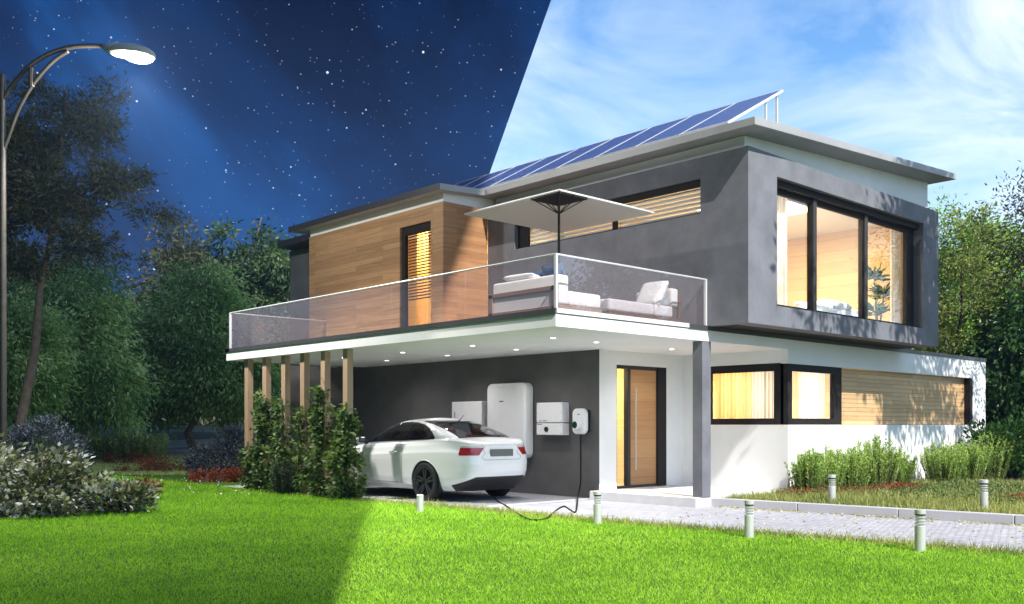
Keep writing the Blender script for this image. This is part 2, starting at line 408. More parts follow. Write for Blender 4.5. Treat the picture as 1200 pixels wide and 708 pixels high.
class MB:
    def __init__(self):
        self.v, self.f = [], []
    def add(self, vs, fs):
        b = len(self.v)
        self.v.extend([tuple(p) for p in vs])
        self.f.extend([tuple(i + b for i in q) for q in fs])
        return self
    def box(self, x0, x1, y0, y1, z0, z1):
        vs = [(x, y, z) for z in (z0, z1) for y in (y0, y1) for x in (x0, x1)]
        return self.add(vs, [(0, 2, 3, 1), (4, 5, 7, 6), (0, 1, 5, 4), (2, 6, 7, 3), (0, 4, 6, 2), (1, 3, 7, 5)])
    def obox(self, c, ax, ay, az):
        """oriented box: centre and three half-extent vectors"""
        c, ax, ay, az = Vector(c), Vector(ax), Vector(ay), Vector(az)
        vs = [c + sx * ax + sy * ay + sz * az for sz in (-1, 1) for sy in (-1, 1) for sx in (-1, 1)]
        return self.add(vs, [(0, 2, 3, 1), (4, 5, 7, 6), (0, 1, 5, 4), (2, 6, 7, 3), (0, 4, 6, 2), (1, 3, 7, 5)])
    def tube(self, pts, rad, n=8, caps=True):
        pts = [Vector(p) for p in pts]
        if not hasattr(rad, '__len__'): rad = [rad] * len(pts)
        prev = None
        b = len(self.v)
        for i, p in enumerate(pts):
            d = (pts[min(i + 1, len(pts) - 1)] - pts[max(i - 1, 0)]).normalized()
            if prev is None:
                a = d.cross(Vector((0, 0, 1)))
                if a.length < 1e-3: a = d.cross(Vector((1, 0, 0)))
                a.normalize()
            else:
                a = (prev - d * prev.dot(d)).normalized()
            prev = a
            c = d.cross(a)
            for k in range(n):
                th = 2 * math.pi * k / n
                self.v.append(tuple(p + rad[i] * (math.cos(th) * a + math.sin(th) * c)))
        for i in range(len(pts) - 1):
            for k in range(n):
                k2 = (k + 1) % n
                self.f.append((b + i * n + k, b + i * n + k2, b + (i + 1) * n + k2, b + (i + 1) * n + k))
        if caps:
            self.f.append(tuple(b + k for k in reversed(range(n))))
            self.f.append(tuple(b + (len(pts) - 1) * n + k for k in range(n)))
        return self
    def lathe(self, prof, c=(0, 0, 0), n=24, axis='z', caps=True):
        """prof: (radius, height) pairs"""
        b = len(self.v)
        c = Vector(c)
        for r, h in prof:
            for k in range(n):
                th = 2 * math.pi * k / n
                p = (r * math.cos(th), r * math.sin(th), h)
                if axis == 'x': p = (p[2], p[0], p[1])
                if axis == 'y': p = (p[0], p[2], p[1])
                self.v.append(tuple(c + Vector(p)))
        for i in range(len(prof) - 1):
            for k in range(n):
                k2 = (k + 1) % n
                self.f.append((b + i * n + k, b + i * n + k2, b + (i + 1) * n + k2, b + (i + 1) * n + k))
        if not caps: return self
        if prof[0][0] > 1e-5: self.f.append(tuple(b + k for k in reversed(range(n))))
        if prof[-1][0] > 1e-5: self.f.append(tuple(b + (len(prof) - 1) * n + k for k in range(n)))
        return self
    def wall(self, axis, pos, thick, a0, a1, z0, z1, holes=()):
        """watertight wall in the plane axis=pos, reaching to pos+thick, with rectangular openings (a0,a1,z0,z1)"""
        A = sorted({a0, a1} | {q for h in holes for q in h[:2] if a0 <= q <= a1})
        Z = sorted({z0, z1} | {q for h in holes for q in h[2:] if z0 <= q <= z1})
        sol = lambda i, k: 0 <= i < len(A) - 1 and 0 <= k < len(Z) - 1 and not any(
            h[0] < (A[i] + A[i + 1]) / 2 < h[1] and h[2] < (Z[k] + Z[k + 1]) / 2 < h[3] for h in holes)
        P = lambda a, d, z: (pos + d, a, z) if axis == 'x' else (a, pos + d, z)
        for i in range(len(A) - 1):
            for k in range(len(Z) - 1):
                if not sol(i, k): continue
                for d in (0, thick):
                    self.add([P(A[i], d, Z[k]), P(A[i + 1], d, Z[k]), P(A[i + 1], d, Z[k + 1]), P(A[i], d, Z[k + 1])], [(0, 1, 2, 3)])
                for di, dk, q in ((-1, 0, ((A[i], Z[k]), (A[i], Z[k + 1]))), (1, 0, ((A[i + 1], Z[k]), (A[i + 1], Z[k + 1]))),
                                  (0, -1, ((A[i], Z[k]), (A[i + 1], Z[k]))), (0, 1, ((A[i], Z[k + 1]), (A[i + 1], Z[k + 1])))):
                    if not sol(i + di, k + dk):
                        (p, r), (p2, r2) = q
                        self.add([P(p, 0, r), P(p2, 0, r2), P(p2, thick, r2), P(p, thick, r)], [(0, 1, 2, 3)])
        return self
    def build(self, name, mat, parent=None, smooth=False, bevel=0.0, seg=2, weld=True):
        off = root_of(parent).location if parent else Vector((0, 0, 0))
        me = bpy.data.meshes.new(name)
        me.from_pydata([(p[0] - off[0], p[1] - off[1], p[2] - off[2]) for p in self.v], [], self.f)
        bm = bmesh.new()
        bm.from_mesh(me)
        if weld: bmesh.ops.remove_doubles(bm, verts=bm.verts, dist=1e-5)
        bmesh.ops.recalc_face_normals(bm, faces=bm.faces)
        bm.to_mesh(me)
        bm.free()
        o = link(bpy.data.objects.new(name, me))
        me.materials.append(MATS[mat])
        if smooth:
            me.polygons.foreach_set('use_smooth', [True] * len(me.polygons))
            if smooth != 'all':
                me.set_sharp_from_angle(angle=R_(38))
        if bevel:
            md = o.modifiers.new('bevel', 'BEVEL')
            md.width, md.segments, md.limit_method = bevel, seg, 'ANGLE'
            if seg > 2:
                me.polygons.foreach_set('use_smooth', [True] * len(me.polygons))
        if parent: o.parent = parent
        return o

def bx(name, mat, parent, *e, bevel=0.0, seg=2):
    return MB().box(*e).build(name, mat, parent, bevel=bevel, seg=seg)

def copy_tree(o, parent=None):
    c = o.copy()
    COL.objects.link(c)
    if parent: c.parent = parent
    for ch in list(o.children): copy_tree(ch, c)
    return c

# leaf and blade meshes, straight from arrays
def leaves(name, pos, dirs, length, width, mat, parent=None, tone=None, seed=0, bend=0.0, tri=False):
    rng = np.random.default_rng(seed)
    pos = np.asarray(pos, dtype=np.float64)
    n = len(pos)
    off = np.array(root_of(parent).location) if parent else np.zeros(3)
    d = dirs / (np.linalg.norm(dirs, axis=1, keepdims=True) + 1e-9)
    r = rng.normal(size=(n, 3))
    s = np.cross(d, r)
    s /= (np.linalg.norm(s, axis=1, keepdims=True) + 1e-9)
    nrm = np.cross(s, d)
    L = (np.ones(n) * length)[:, None] * (0.7 + 0.6 * rng.random((n, 1)))
    W = (np.ones(n) * width)[:, None] * (0.7 + 0.6 * rng.random((n, 1)))
    p = pos - off
    k = 3 if tri else 4
    V = np.empty((n, k, 3))
    if tri:
        V[:, 0] = p - s * W * 0.5
        V[:, 1] = p + s * W * 0.5
        V[:, 2] = p + d * L + nrm * L * bend
    else:
        V[:, 0] = p
        V[:, 1] = p + d * L * 0.45 + s * W * 0.5 + nrm * L * bend
        V[:, 2] = p + d * L
        V[:, 3] = p + d * L * 0.45 - s * W * 0.5 + nrm * L * bend
    me = bpy.data.meshes.new(name)
    me.vertices.add(n * k)
    me.vertices.foreach_set('co', V.reshape(-1).astype(np.float32))
    me.loops.add(n * k)
    me.loops.foreach_set('vertex_index', np.arange(n * k, dtype=np.int32))
    me.polygons.add(n)
    me.polygons.foreach_set('loop_start', np.arange(0, n * k, k, dtype=np.int32))
    me.polygons.foreach_set('loop_total', np.full(n, k, dtype=np.int32))
    me.update(calc_edges=True)
    tn = rng.random(n) if tone is None else np.clip(tone, 0, 1)
    at = me.attributes.new('tone', 'FLOAT', 'POINT')
    at.data.foreach_set('value', np.repeat(tn, k).astype(np.float32))
    me.materials.append(MATS[mat])
    o = link(bpy.data.objects.new(name, me))
    if parent: o.parent = parent
    return o

def crown_points(ells, nclump, per, cr, rng, shell=0.5, flat=0.75):
    """clump centres inside the ellipsoids, then leaf positions round each clump"""
    vol = np.array([e[3] * e[4] * e[5] for e in ells])
    pick = rng.choice(len(ells), size=nclump, p=vol / vol.sum())
    E = np.array(ells)[pick]
    u = rng.normal(size=(nclump, 3))
    u /= np.linalg.norm(u, axis=1, keepdims=True)
    rr = (shell + (1 - shell) * rng.random((nclump, 1)) ** 0.6)
    C = E[:, :3] + u * rr * E[:, 3:6]
    sz = cr * (0.55 + 0.9 * rng.random(nclump))
    cnt = np.maximum(8, (per * (sz / cr) ** 1.6)).astype(int)
    idx = np.repeat(np.arange(nclump), cnt)
    g = rng.normal(size=(len(idx), 3)) * np.array([0.5, 0.5, 0.5 * flat])
    P = C[idx] + g * sz[idx][:, None]
    out = np.repeat(u, cnt, axis=0) + g * 0.9
    return C, P, out, idx

def tree(name, label, cat, base, ells, nclump, per, cr, leaf, mat, bark='bark', tr=0.15, droop=0.5, seed=1, group=None, limbs=24, fork=0.35, shell=0.45,
         stems=1, toneshift=0.0, lean=(0, 0)):
    rng = np.random.default_rng(seed)
    base = Vector(base)
    root = thing(name, label, cat, base, group)
    E = [(base.x + e[0], base.y + e[1], base.z + e[2], e[3], e[4], e[5]) for e in ells]
    C, P, out, idx = crown_points(E, nclump, per, cr, rng, shell)
    keep = P[:, 2] > base.z + 0.05
    P, out, idx = P[keep], out[keep], idx[keep]
    d = out * 0.6 + rng.normal(size=P.shape) * 0.55
    d[:, 2] -= droop
    ct = rng.random(nclump) * 0.62
    tone = ct[idx] + rng.random(len(P)) * 0.45 + toneshift
    leaves('crown', P, d, leaf[0], leaf[1], mat, root, tone, seed + 5, bend=0.08)
    mb = MB()
    cen = Vector(np.array(E)[:, :3].mean(axis=0))
    top = Vector((cen.x, cen.y, max(e[2] + 0.10 * e[5] for e in E)))
    for sidx in range(stems):
        a = rng.random() * 6.28
        wob = [Vector((rng.normal() * tr * 0.8, rng.normal() * tr * 0.8, 0)) for _ in range(6)]
        sp = Vector((math.cos(a), math.sin(a), 0)) * (0.0 if stems == 1 else 0.12 * top.z * 0.5)
        pts = []
        for i in range(7):
            q = i / 6
            p = base.lerp(Vector((top.x, top.y, top.z)), q) + sp * q + (wob[i % 6] if i else Vector((0, 0, 0)))
            pts.append(p)
        pts[0].z -= 0.08
        rads = [tr * (1.25 if i == 0 else 1.0) * (1 - 0.85 * (i / 6) ** 0.9) for i in range(7)]
        mb.tube(pts, rads, 9)
        sel = rng.choice(nclump, size=min(limbs, nclump), replace=False)
        nodes = []                                                     # (point, radius) already grown
        for q in np.linspace(fork, 0.95, 14):
            f = q * 6
            i0 = min(5, int(f))
            nodes.append((pts[i0].lerp(pts[i0 + 1], float(f - i0)), float(rads[i0] * (1 - (f - i0)) + rads[i0 + 1] * (f - i0))))
        axis_d = [math.hypot(C[j][0] - cen.x, C[j][1] - cen.y) for j in sel]
        for j in sel[np.argsort(axis_d)]:
            c = Vector(C[j])
            best = min(range(len(nodes)), key=lambda k: (nodes[k][0] - c).length + 1.6 * max(0.0, nodes[k][0].z - c.z + 0.25 * (nodes[k][0] - c).length))
            st, r0 = nodes[best]
            r0 = min(r0 * 0.62, tr * 0.42)
            if r0 < 0.006: r0 = 0.006
            Ld = (c - st).length
            jit = lambda k_: Vector((rng.normal(), rng.normal(), rng.normal())) * float(Ld * k_)
            m1 = st.lerp(c, 0.35) + jit(0.06) + Vector((0, 0, 0.03 * Ld))
            m2 = st.lerp(c, 0.7) + jit(0.06) + Vector((0, 0, 0.04 * Ld))
            mb.tube([st, m1, m2, c], [r0, r0 * 0.8, r0 * 0.58, r0 * 0.3], 6, caps=False)
            nodes += [(m1, r0 * 0.8), (m2, r0 * 0.58), (c, r0 * 0.35)]
    mb.build('trunk', bark, root, smooth='all', weld=False)
    return root

def mound(name, label, cat, base, ells, n, leaf, mat, seed, group=None, part='foliage', droop=0.0, up=0.3, cl=70, stemmat='bark', stems=14, tonefn=None):
    """low shrub: leaf clumps over a few short woody stems"""
    rng = np.random.default_rng(seed)
    base = Vector(base)
    root = thing(name, label, cat, base, group)
    E = [(base.x + e[0], base.y + e[1], base.z + e[2], e[3], e[4], e[5]) for e in ells]
    cr = float(np.mean([e[3] for e in ells])) * 0.34
    C, P, out, idx = crown_points(E, cl, n / cl, cr, rng, 0.55)
    keep = P[:, 2] > base.z + 0.01
    P, out, idx = P[keep], out[keep], idx[keep]
    d = out * 0.8 + rng.normal(size=P.shape) * 0.5
    d[:, 2] += up - droop
    ct = rng.random(cl) * 0.45
    leaves(part, P, d, leaf[0], leaf[1], mat, root, ct[idx] + rng.random(len(P)) * 0.6, seed + 3, bend=0.1)
    mb = MB()
    for j in rng.choice(cl, size=min(cl, stems), replace=False):
        c = Vector(C[j])
        b0 = base + Vector((rng.normal() * 0.08, rng.normal() * 0.08, -0.03))
        mb.tube([b0, b0.lerp(c, 0.5) + Vector((0, 0, 0.08)), c], [0.014, 0.010, 0.004], 5, caps=False)
    mb.build('stem', stemmat, root, smooth='all', weld=False)
    return root

# ---------------------------------------------------------------- setting: ground, lawn, paving, kerb, bed
def sheet(name, poly, z, mat, kind='structure'):
    o = MB().add([(p[0], p[1], z) for p in poly], [tuple(range(len(poly)))]).build(name, mat)
    tag(o, kind=kind)
    return o
far = []
for k in range(48):
    th = 2 * math.pi * k / 48
    far.append((900 * math.cos(th), 900 * math.sin(th)))
sheet('ground', far, 0.0, 'turf')
# edge between lawn and paving (measured), from the garage down to the right
EDGE = [(0.10, 12.0), (0.14, 7.5), (0.23, 4.7), (0.45, 3.4), (0.53, 1.4), (0.61, -0.2), (0.76, -1.6), (0.90, -2.85), (1.05, -3.8), (1.27, -5.6), (1.6, -9.0), (2.2, -16.0), (3.0, -30.0)]
KERB = [(3.66, 0.06), (4.17, -4.62), (4.85, -10.5), (5.9, -19.0), (7.2, -30.0)]
path_poly = [p for p in EDGE if p[1] < 2.2] + [p for p in reversed(KERB)] + [(3.66, 0.06), (3.6, 2.32), (0.50, 2.32)]
sheet('paved_path', [p for p in reversed(path_poly)], 0.008, 'setts')
sheet('driveway', [(0.50, 2.32), (3.6, 2.32), (3.6, 10.4), (0.12, 10.4), (0.12, 7.5), (0.23, 4.7), (0.45, 3.4)], 0.012, 'drive_concrete')
def edge_x(y):
    ys = np.array([p[1] for p in EDGE])[::-1]
    xs = np.array([p[0] for p in EDGE])[::-1]
    return np.interp(y, ys, xs)
def kerb_x(y):
    ys = np.array([p[1] for p in KERB])[::-1]
    xs = np.array([p[0] for p in KERB])[::-1]
    return np.interp(y, ys, xs)
# kerb stones
ky = 0.05
i = 0
while ky > -22:
    ln = 1.52
    a = Vector((kerb_x(ky), ky, 0))
    b2 = Vector((kerb_x(ky - ln + 0.012), ky - ln + 0.012, 0))
    d = (b2 - a)
    nrm = Vector((-d.y, d.x, 0)).normalized() * 0.075
    if nrm.x < 0: nrm = -nrm
    mid = (a + b2) / 2 + nrm
    o = MB().obox((mid.x, mid.y, 0.03), d / 2, nrm, (0, 0, 0.115)).build('kerb_stone', 'granite', bevel=0.008)
    tag(o, kind='structure')
    ky -= ln
    i += 1
bed = [(kerb_x(y) + 0.12, y) for y in (0.03, -2, -4.6, -8, -12, -20, -29)] + [(30, -29), (30, 8), (15.0, 8), (15.0, 0.02), (5.0, 0.02)]
sheet('planting_bed', list(reversed(bed)), 0.13, 'soil')

def grass(name, n, region, mat, hgt, wid, seed, z=0.0, lean=0.5, tonefn=None, kind='stuff', label=None, cat=None):
    rng = np.random.default_rng(seed)
    P = region(rng, n)
    m = len(P)
    d = rng.normal(size=(m, 3)) * lean
    d[:, 2] = 1.0
    pos = np.column_stack([P[:, 0], P[:, 1], np.full(m, z - 0.004) if np.isscalar(z) else z])
    patch = 0.5 + 0.20 * np.sin(P[:, 0] * 1.7 + 0.6 * np.sin(P[:, 1] * 2.3)) * np.sin(P[:, 1] * 1.3 + 1.0) + 0.18 * np.sin(P[:, 0] * 5.3 + 2.1 * np.sin(P[:, 1] * 3.1)) * np.sin(P[:, 1] * 6.1 + 1.3 * np.sin(P[:, 0] * 2.7))
    tone = np.clip(patch * 0.6 + rng.random(m) * 0.75 - 0.15, 0, 1)
    scl = np.ones(m) if P.shape[1] < 3 else P[:, 2]
    o = leaves(name, pos, d, hgt * scl, wid * scl, mat, None, tone, seed + 1, bend=0.15, tri=True)
    tag(o, label, cat, kind=kind)
    return o

def cam_polar(rng, n, Y0, Y1, px0, px1, power=1.0):
    """points with density falling with distance, inside the picture's wedge and a margin round it"""
    u = rng.random(n)
    Y = Y0 * (Y1 / Y0) ** (u ** power)
    px = px0 + (px1 - px0) * rng.random(n)
    a = (px - HX) / F_PX
    x = CAMX + Y * (a * CR[0] + CF[0])
    y = CAMY + Y * (a * CR[1] + CF[1])
    return x, y, Y
def lawn_region(rng, n):
    x, y, Y = cam_polar(rng, n, 5.6, 26.0, -140, 1340, 1.25)
    ragged = 0.05 * np.sin(y * 7.0) + 0.04 * np.sin(y * 19.0 + 1.0) + 0.05 * rng.normal(size=len(x))
    ok = x < edge_x(y) + ragged - 0.02
    s = np.clip(Y / 11.0, 0.75, 2.2)
    return np.column_stack([x, y, s])[ok]
grass('lawn_grass', 520000, lawn_region, 'grass_lawn', 0.042, 0.0065, 11, 0.0, 0.55, label='short bright green mown lawn in front of the house', cat='lawn')
def ragged_region(rng, n):
    y = -7.5 + 12.5 * rng.random(n)
    x = edge_x(y) - np.abs(rng.normal(size=n)) * 0.16 + 0.03
    return np.column_stack([x, y, 0.7 + 0.8 * rng.random(n)])
grass('verge_grass', 9000, ragged_region, 'grass_bed', 0.085, 0.009, 12, 0.0, 0.6, label='longer dry yellowish grass along the edge of the lawn', cat='grass')
def bed_region(rng, n):
    y = -11.5 + 11.4 * rng.random(n)
    x = kerb_x(y) + 0.13 + rng.random(n) ** 1.3 * (12.0 - kerb_x(y))
    ok = (y < -0.06)
    return np.column_stack([x, y, 0.6 + 0.8 * rng.random(n)])[ok]
grass('bed_grass', 62000, bed_region, 'grass_bed', 0.105, 0.011, 13, 0.13, 0.45, label='long yellow green ornamental grass behind the kerb', cat='grass')

def patch_leaves(name, label, cat, blobs, n, mat, leaf, seed, z=0.13, h=0.14):
    rng = np.random.default_rng(seed)
    B = np.array(blobs)
    k = rng.choice(len(B), size=n, p=(B[:, 2] * B[:, 3]) / (B[:, 2] * B[:, 3]).sum())
    r = np.sqrt(rng.random(n)) * (0.8 + 0.3 * rng.random(n))
    th = rng.random(n) * 6.283
    P = np.column_stack([B[k, 0] + r * np.cos(th) * B[k, 2], B[k, 1] + r * np.sin(th) * B[k, 3], z + rng.random(n) ** 0.7 * h * (1.15 - r * 0.5)])
    d = rng.normal(size=(n, 3))
    d[:, 2] = np.abs(d[:, 2]) + 0.3
    o = leaves(name, P, d, leaf[0], leaf[1], mat, None, None, seed, bend=0.1)
    return tag(o, label, cat, kind='stuff')
patch_leaves('red_groundcover', 'low red leaved ground cover in the bed by the house', 'ground cover',
             [(6.3, -0.55, 1.4, 0.4), (7.6, -1.2, 1.2, 0.4), (7.0, -4.3, 1.0, 0.9), (8.3, -5.2, 1.3, 0.9), (6.6, -6.2, 0.8, 0.7), (9.0, -6.8, 1.2, 0.9)], 12000, 'leaf_red', (0.045, 0.022), 21)
patch_leaves('bed_foliage', 'small green leaves among the red ground cover in the bed', 'ground cover',
             [(6.3, -0.55, 1.6, 0.5), (8.2, -2.2, 2.6, 1.5), (7.0, -4.3, 1.6, 1.2), (8.8, -5.6, 2.0, 1.6)], 9000, 'leaf_vine', (0.05, 0.022), 22, h=0.12)
rng = np.random.default_rng(31)
nl = 1500
ly = -9.0 + 9.0 * rng.random(nl)
near = rng.random(nl) < 0.75
lx = np.where(near, kerb_x(ly) - np.abs(rng.normal(size=nl)) * 0.14 * (0.4 + np.abs(np.sin(ly * 2.1))), edge_x(ly) + rng.random(nl) * (kerb_x(ly) - edge_x(ly)))
okl = ~((np.abs(np.sin(ly * 1.7)) < 0.25) & near)
dl = rng.normal(size=(nl, 3)); dl[:, 2] *= 0.15
tag(leaves('fallen_leaves', np.column_stack([lx, ly, np.full(nl, 0.016) + rng.random(nl) * 0.01])[okl], dl[okl], 0.045, 0.02, 'leaf_litter', None, None, 32, bend=0.08),
    'small dry yellow leaves lying along the foot of the kerb', 'leaf litter', kind='stuff')

# ---------------------------------------------------------------- the house
XB, YB = 3.512, -0.79                       # upper box: front-left plane and garden plane
XG, YD, XW = 3.51, 2.344, 5.99             # garage back wall, door wall, corner-window wall
XE = 14.97                                 # end of the low wing
ZS, ZF, ZC = 2.72, 2.894, 2.971            # slab underside, fascia top, cap top
house = thing('house', 'modern two storey house in dark render, white plaster and wood cladding', 'house', (0, 0, 0))

# ground floor
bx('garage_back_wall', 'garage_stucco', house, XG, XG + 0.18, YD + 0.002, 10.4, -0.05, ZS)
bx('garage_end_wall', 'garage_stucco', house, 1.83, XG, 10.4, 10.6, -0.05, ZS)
MB().wall('y', YD, 0.18, XG + 0.003, XW, -0.05, ZS, [(3.985, 5.467, 0.165, 2.465)]).build('porch_wall', 'white_stucco', house)
MB().wall('x', XW, 0.15, 0.15, YD, -0.05, ZS, [(0.0, 1.80, 1.35, 2.483)]).build('side_wall', 'white_stucco', house)
MB().wall('y', 0.0, 0.15, XW, XE, -0.05, ZS, [(5.5, 14.206, 1.35, 2.465)]).build('garden_wall', 'white_stucco', house)
bx('wing_end_wall', 'white_stucco', house, XE - 0.15, XE, 0.15, 6.0, -0.05, ZS)
bx('porch_step', 'porch_stone', house, 3.25, XW + 0.1, 0.02, YD, -0.05, 0.165, bevel=0.006)
bx('pillar', 'dark_stucco', house, 3.405, 3.64, 0.006, 0.20, 0.165, ZS - 0.001, bevel=0.006)
# slab with its white fascia
MB().add([(0, 0, ZS), (XE, 0, ZS), (XE, 6.0, ZS), (3.9, 6.0, ZS), (3.9, 9.85, ZS), (0, 9.85, ZS),
          (0, 0, ZF), (XE, 0, ZF), (XE, 6.0, ZF), (3.9, 6.0, ZF), (3.9, 9.85, ZF), (0, 9.85, ZF)],
         [(0, 1, 2, 3, 4, 5), (6, 7, 8, 9, 10, 11)] + [(k, (k + 1) % 6, (k + 1) % 6 + 6, k + 6) for k in range(6)]).build('balcony_slab', 'white_stucco', house)
mb = MB().box(-0.02, 0.16, 0.16, 9.87, ZF, ZC).box(-0.02, 3.9, 9.69, 9.87, ZF + 0.001, ZC - 0.002)
mb.box(3.02, XE + 0.02, -0.02, 0.16, ZF, ZC).box(XE - 0.14, XE + 0.02, 0.16, 6.0, ZF, ZC - 0.001).box(-0.02, 0.16, 0.0, 0.16, ZF, ZC - 0.001)
mb.build('parapet_cap', 'cap_dark', house)
bx('coping', 'coping_light', house, 0.0, 3.02, -0.022, 0.159, ZF + 0.012, ZC + 0.001)
bx('wing_roof', 'cap_dark', house, 3.9, XE - 0.14, 0.16, 6.0, ZF, ZC - 0.02)
bx('balcony_deck', 'wood_frame', house, 0.16, 3.5, 0.16, 9.69, ZF, ZF + 0.03)
# recessed downlights
for (dx, dy) in ((2.45, 7.44), (1.32, 7.35), (1.33, 5.35), (2.45, 5.40), (1.29, 3.28), (2.42, 3.38), (1.26, 1.30), (2.34, 1.36), (4.41, 1.40)):
    dl = MB().lathe([(0.062, 0.0), (0.062, -0.006), (0.048, -0.006), (0.047, 0.0)], (dx, dy, ZS), 20).build('downlight', 'steel', house, smooth=True)
    MB().lathe([(0.0, -0.004), (0.046, -0.004), (0.046, -0.001)], (dx, dy, ZS), 20).build('lamp', 'downlight_glow', dl)
    ld = bpy.data.lights.new('downlight_light', 'SPOT')
    ld.energy, ld.color, ld.spot_size, ld.spot_blend, ld.shadow_soft_size = 48, (1.0, 0.96, 0.92), R_(150), 0.8, 0.05
    lo = link(bpy.data.objects.new('downlight_light', ld))
    lo.location = (dx, dy, ZS - 0.012)
    lo.parent = dl
# wooden posts of the carport
for k, py_ in enumerate((9.16, 8.40, 7.64, 6.92, 6.18, 5.43)):
    bx('post', 'wood_post', house, 0.10, 0.225, py_ - 0.075, py_ + 0.075, -0.02, ZS, bevel=0.006)

# front door
fr = MB().wall('y', YD + 0.03, 0.10, 3.985, 5.467, 0.165, 2.465, [(4.03, 4.34, 0.21, 2.40), (4.42, 5.20, 0.21, 2.40)])
door = fr.build('door_frame', 'frame_grey', house)
bx('door_panel', 'wood_door', door, 4.425, 5.195, YD + 0.045, YD + 0.10, 0.215, 2.395, bevel=0.003)
bx('sidelight', 'window_glass', door, 4.03, 4.34, YD + 0.075, YD + 0.081, 0.21, 2.40)
hd = MB().tube([(4.50, YD - 0.03, 0.50), (4.50, YD - 0.03, 2.05)], 0.013, 10)
for zz in (0.62, 1.93): hd.tube([(4.50, YD - 0.03, zz), (4.50, YD + 0.05, zz)], 0.009, 8)
hd.build('handle', 'steel', door, smooth=True)
bx('door_jamb', 'frame_dark', door, 5.205, 5.464, YD + 0.006, YD + 0.029, 0.168, 2.462)

# corner window of the low wing
ZB0, ZB1 = 1.352, 2.481
def frame_y(pos, th, a0, a1, z0, z1, holes, mat='frame_dark'): return MB().wall('y', pos, th, a0, a1, z0, z1, holes)
win = MB().wall('x', XW + 0.012, 0.09, 0.10, 1.798, ZB0, ZB1, [(0.30, 1.70, 1.47, 2.34)])
win.box(XW + 0.012, XW + 0.16, 0.012, 0.16, ZB0, ZB1 - 0.018)
win.wall('y', 0.012, 0.09, XW + 0.16, 7.955, ZB0, 2.463, [(XW + 0.161, 7.66, 1.47, 2.335)])
corner_win = win.build('corner_window', 'frame_dark', house, bevel=0.004)
bx('pane', 'window_glass', corner_win, XW + 0.05, XW + 0.056, 0.30, 1.70, 1.47, 2.34)
bx('pane', 'window_glass', corner_win, XW + 0.161, 7.66, 0.05, 0.056, 1.47, 2.335)
bx('wood_panel', 'wood_slats', house, 7.957, 14.06, 0.145, 0.20, 1.353, 2.462)
bx('panel_reveal', 'frame_dark', house, 14.07, 14.203, 0.006, 0.144, 1.353, 2.462)

# upper box
BX1, BY1, BZ0, BZ1 = 10.46, 5.40, 2.964, 5.75
STRIP = (0.122, 4.60, 4.828, 5.40)
WIN = (4.346, 9.756, 3.296, 5.41)
MB().wall('x', XB, 0.16, YB, BY1, BZ0, BZ1, [STRIP]).build('upper_front_wall', 'dark_stucco', house)
MB().wall('y', YB, 0.30, XB + 0.16, BX1, BZ0, BZ1, [WIN]).build('upper_garden_wall', 'dark_stucco', house)
bx('upper_garden_quoin', 'dark_stucco', house, XB + 0.002, XB + 0.16, YB - 0.001, YB + 0.0005, BZ0, BZ1)
bx('upper_end_wall', 'dark_stucco', house, BX1 - 0.16, BX1, YB + 0.30, BY1, BZ0, BZ1)
bx('upper_back_wall', 'dark_stucco', house, XB + 0.16, BX1 - 0.16, BY1 - 0.16, BY1, BZ0, BZ1)
bx('upper_floor', 'frame_dark', house, XB + 0.16, BX1 - 0.16, YB + 0.005, BY1 - 0.16, BZ0 + 0.004, BZ0 + 0.09)
bx('upper_ceiling', 'room_white', house, XB + 0.165, BX1 - 0.165, YB + 0.305, BY1 - 0.165, BZ1 - 0.14, BZ1 - 0.01)
# white band under the roof, tapering with the roof's pitch
SLOPE = 0.058
def roof_z(x): return 5.961 + SLOPE * (x - 3.25)
def pitched(x0, x1, y0, y1, zlow, mb=None):
    mb = mb or MB()
    mb.add([(x0, y0, zlow), (x1, y0, zlow), (x1, y1, zlow), (x0, y1, zlow),
            (x0, y0, roof_z(x0) - 0.001), (x1, y0, roof_z(x1) - 0.001), (x1, y1, roof_z(x1) - 0.001), (x0, y1, roof_z(x0) - 0.001)],
           [(0, 3, 2, 1), (4, 5, 6, 7), (0, 1, 5, 4), (1, 2, 6, 5), (2, 3, 7, 6), (3, 0, 4, 7)])
    return mb
pitched(3.70, 10.38, -0.60, 5.36, BZ1 - 0.003).build('roof_band', 'white_stucco', house)
RX0, RY0 = 2.10, 5.20                      # nose of the roof over the wood block
def roofslab(poly, th, name, mat, dz=0.0):
    n = len(poly)
    vs = [(x, y, roof_z(x) + dz) for x, y in poly] + [(x, y, roof_z(x) + dz + th) for x, y in poly]
    return MB().add(vs, [tuple(reversed(range(n))), tuple(range(n, 2 * n))] + [(k, (k + 1) % n, (k + 1) % n + n, k + n) for k in range(n)]).build(name, mat, house, bevel=0.006)
roofslab([(3.25, -1.084), (10.62, -1.084), (10.62, 5.9), (10.62, 10.9), (RX0, 10.9), (RX0, RY0), (3.25, RY0)], 0.125, 'roof', 'roof_metal')
bx('roof_edge', 'roof_dark', house, RX0 - 0.012, RX0 - 0.001, RY0 + 0.002, 10.9, roof_z(RX0) - 0.003, roof_z(RX0) + 0.128)
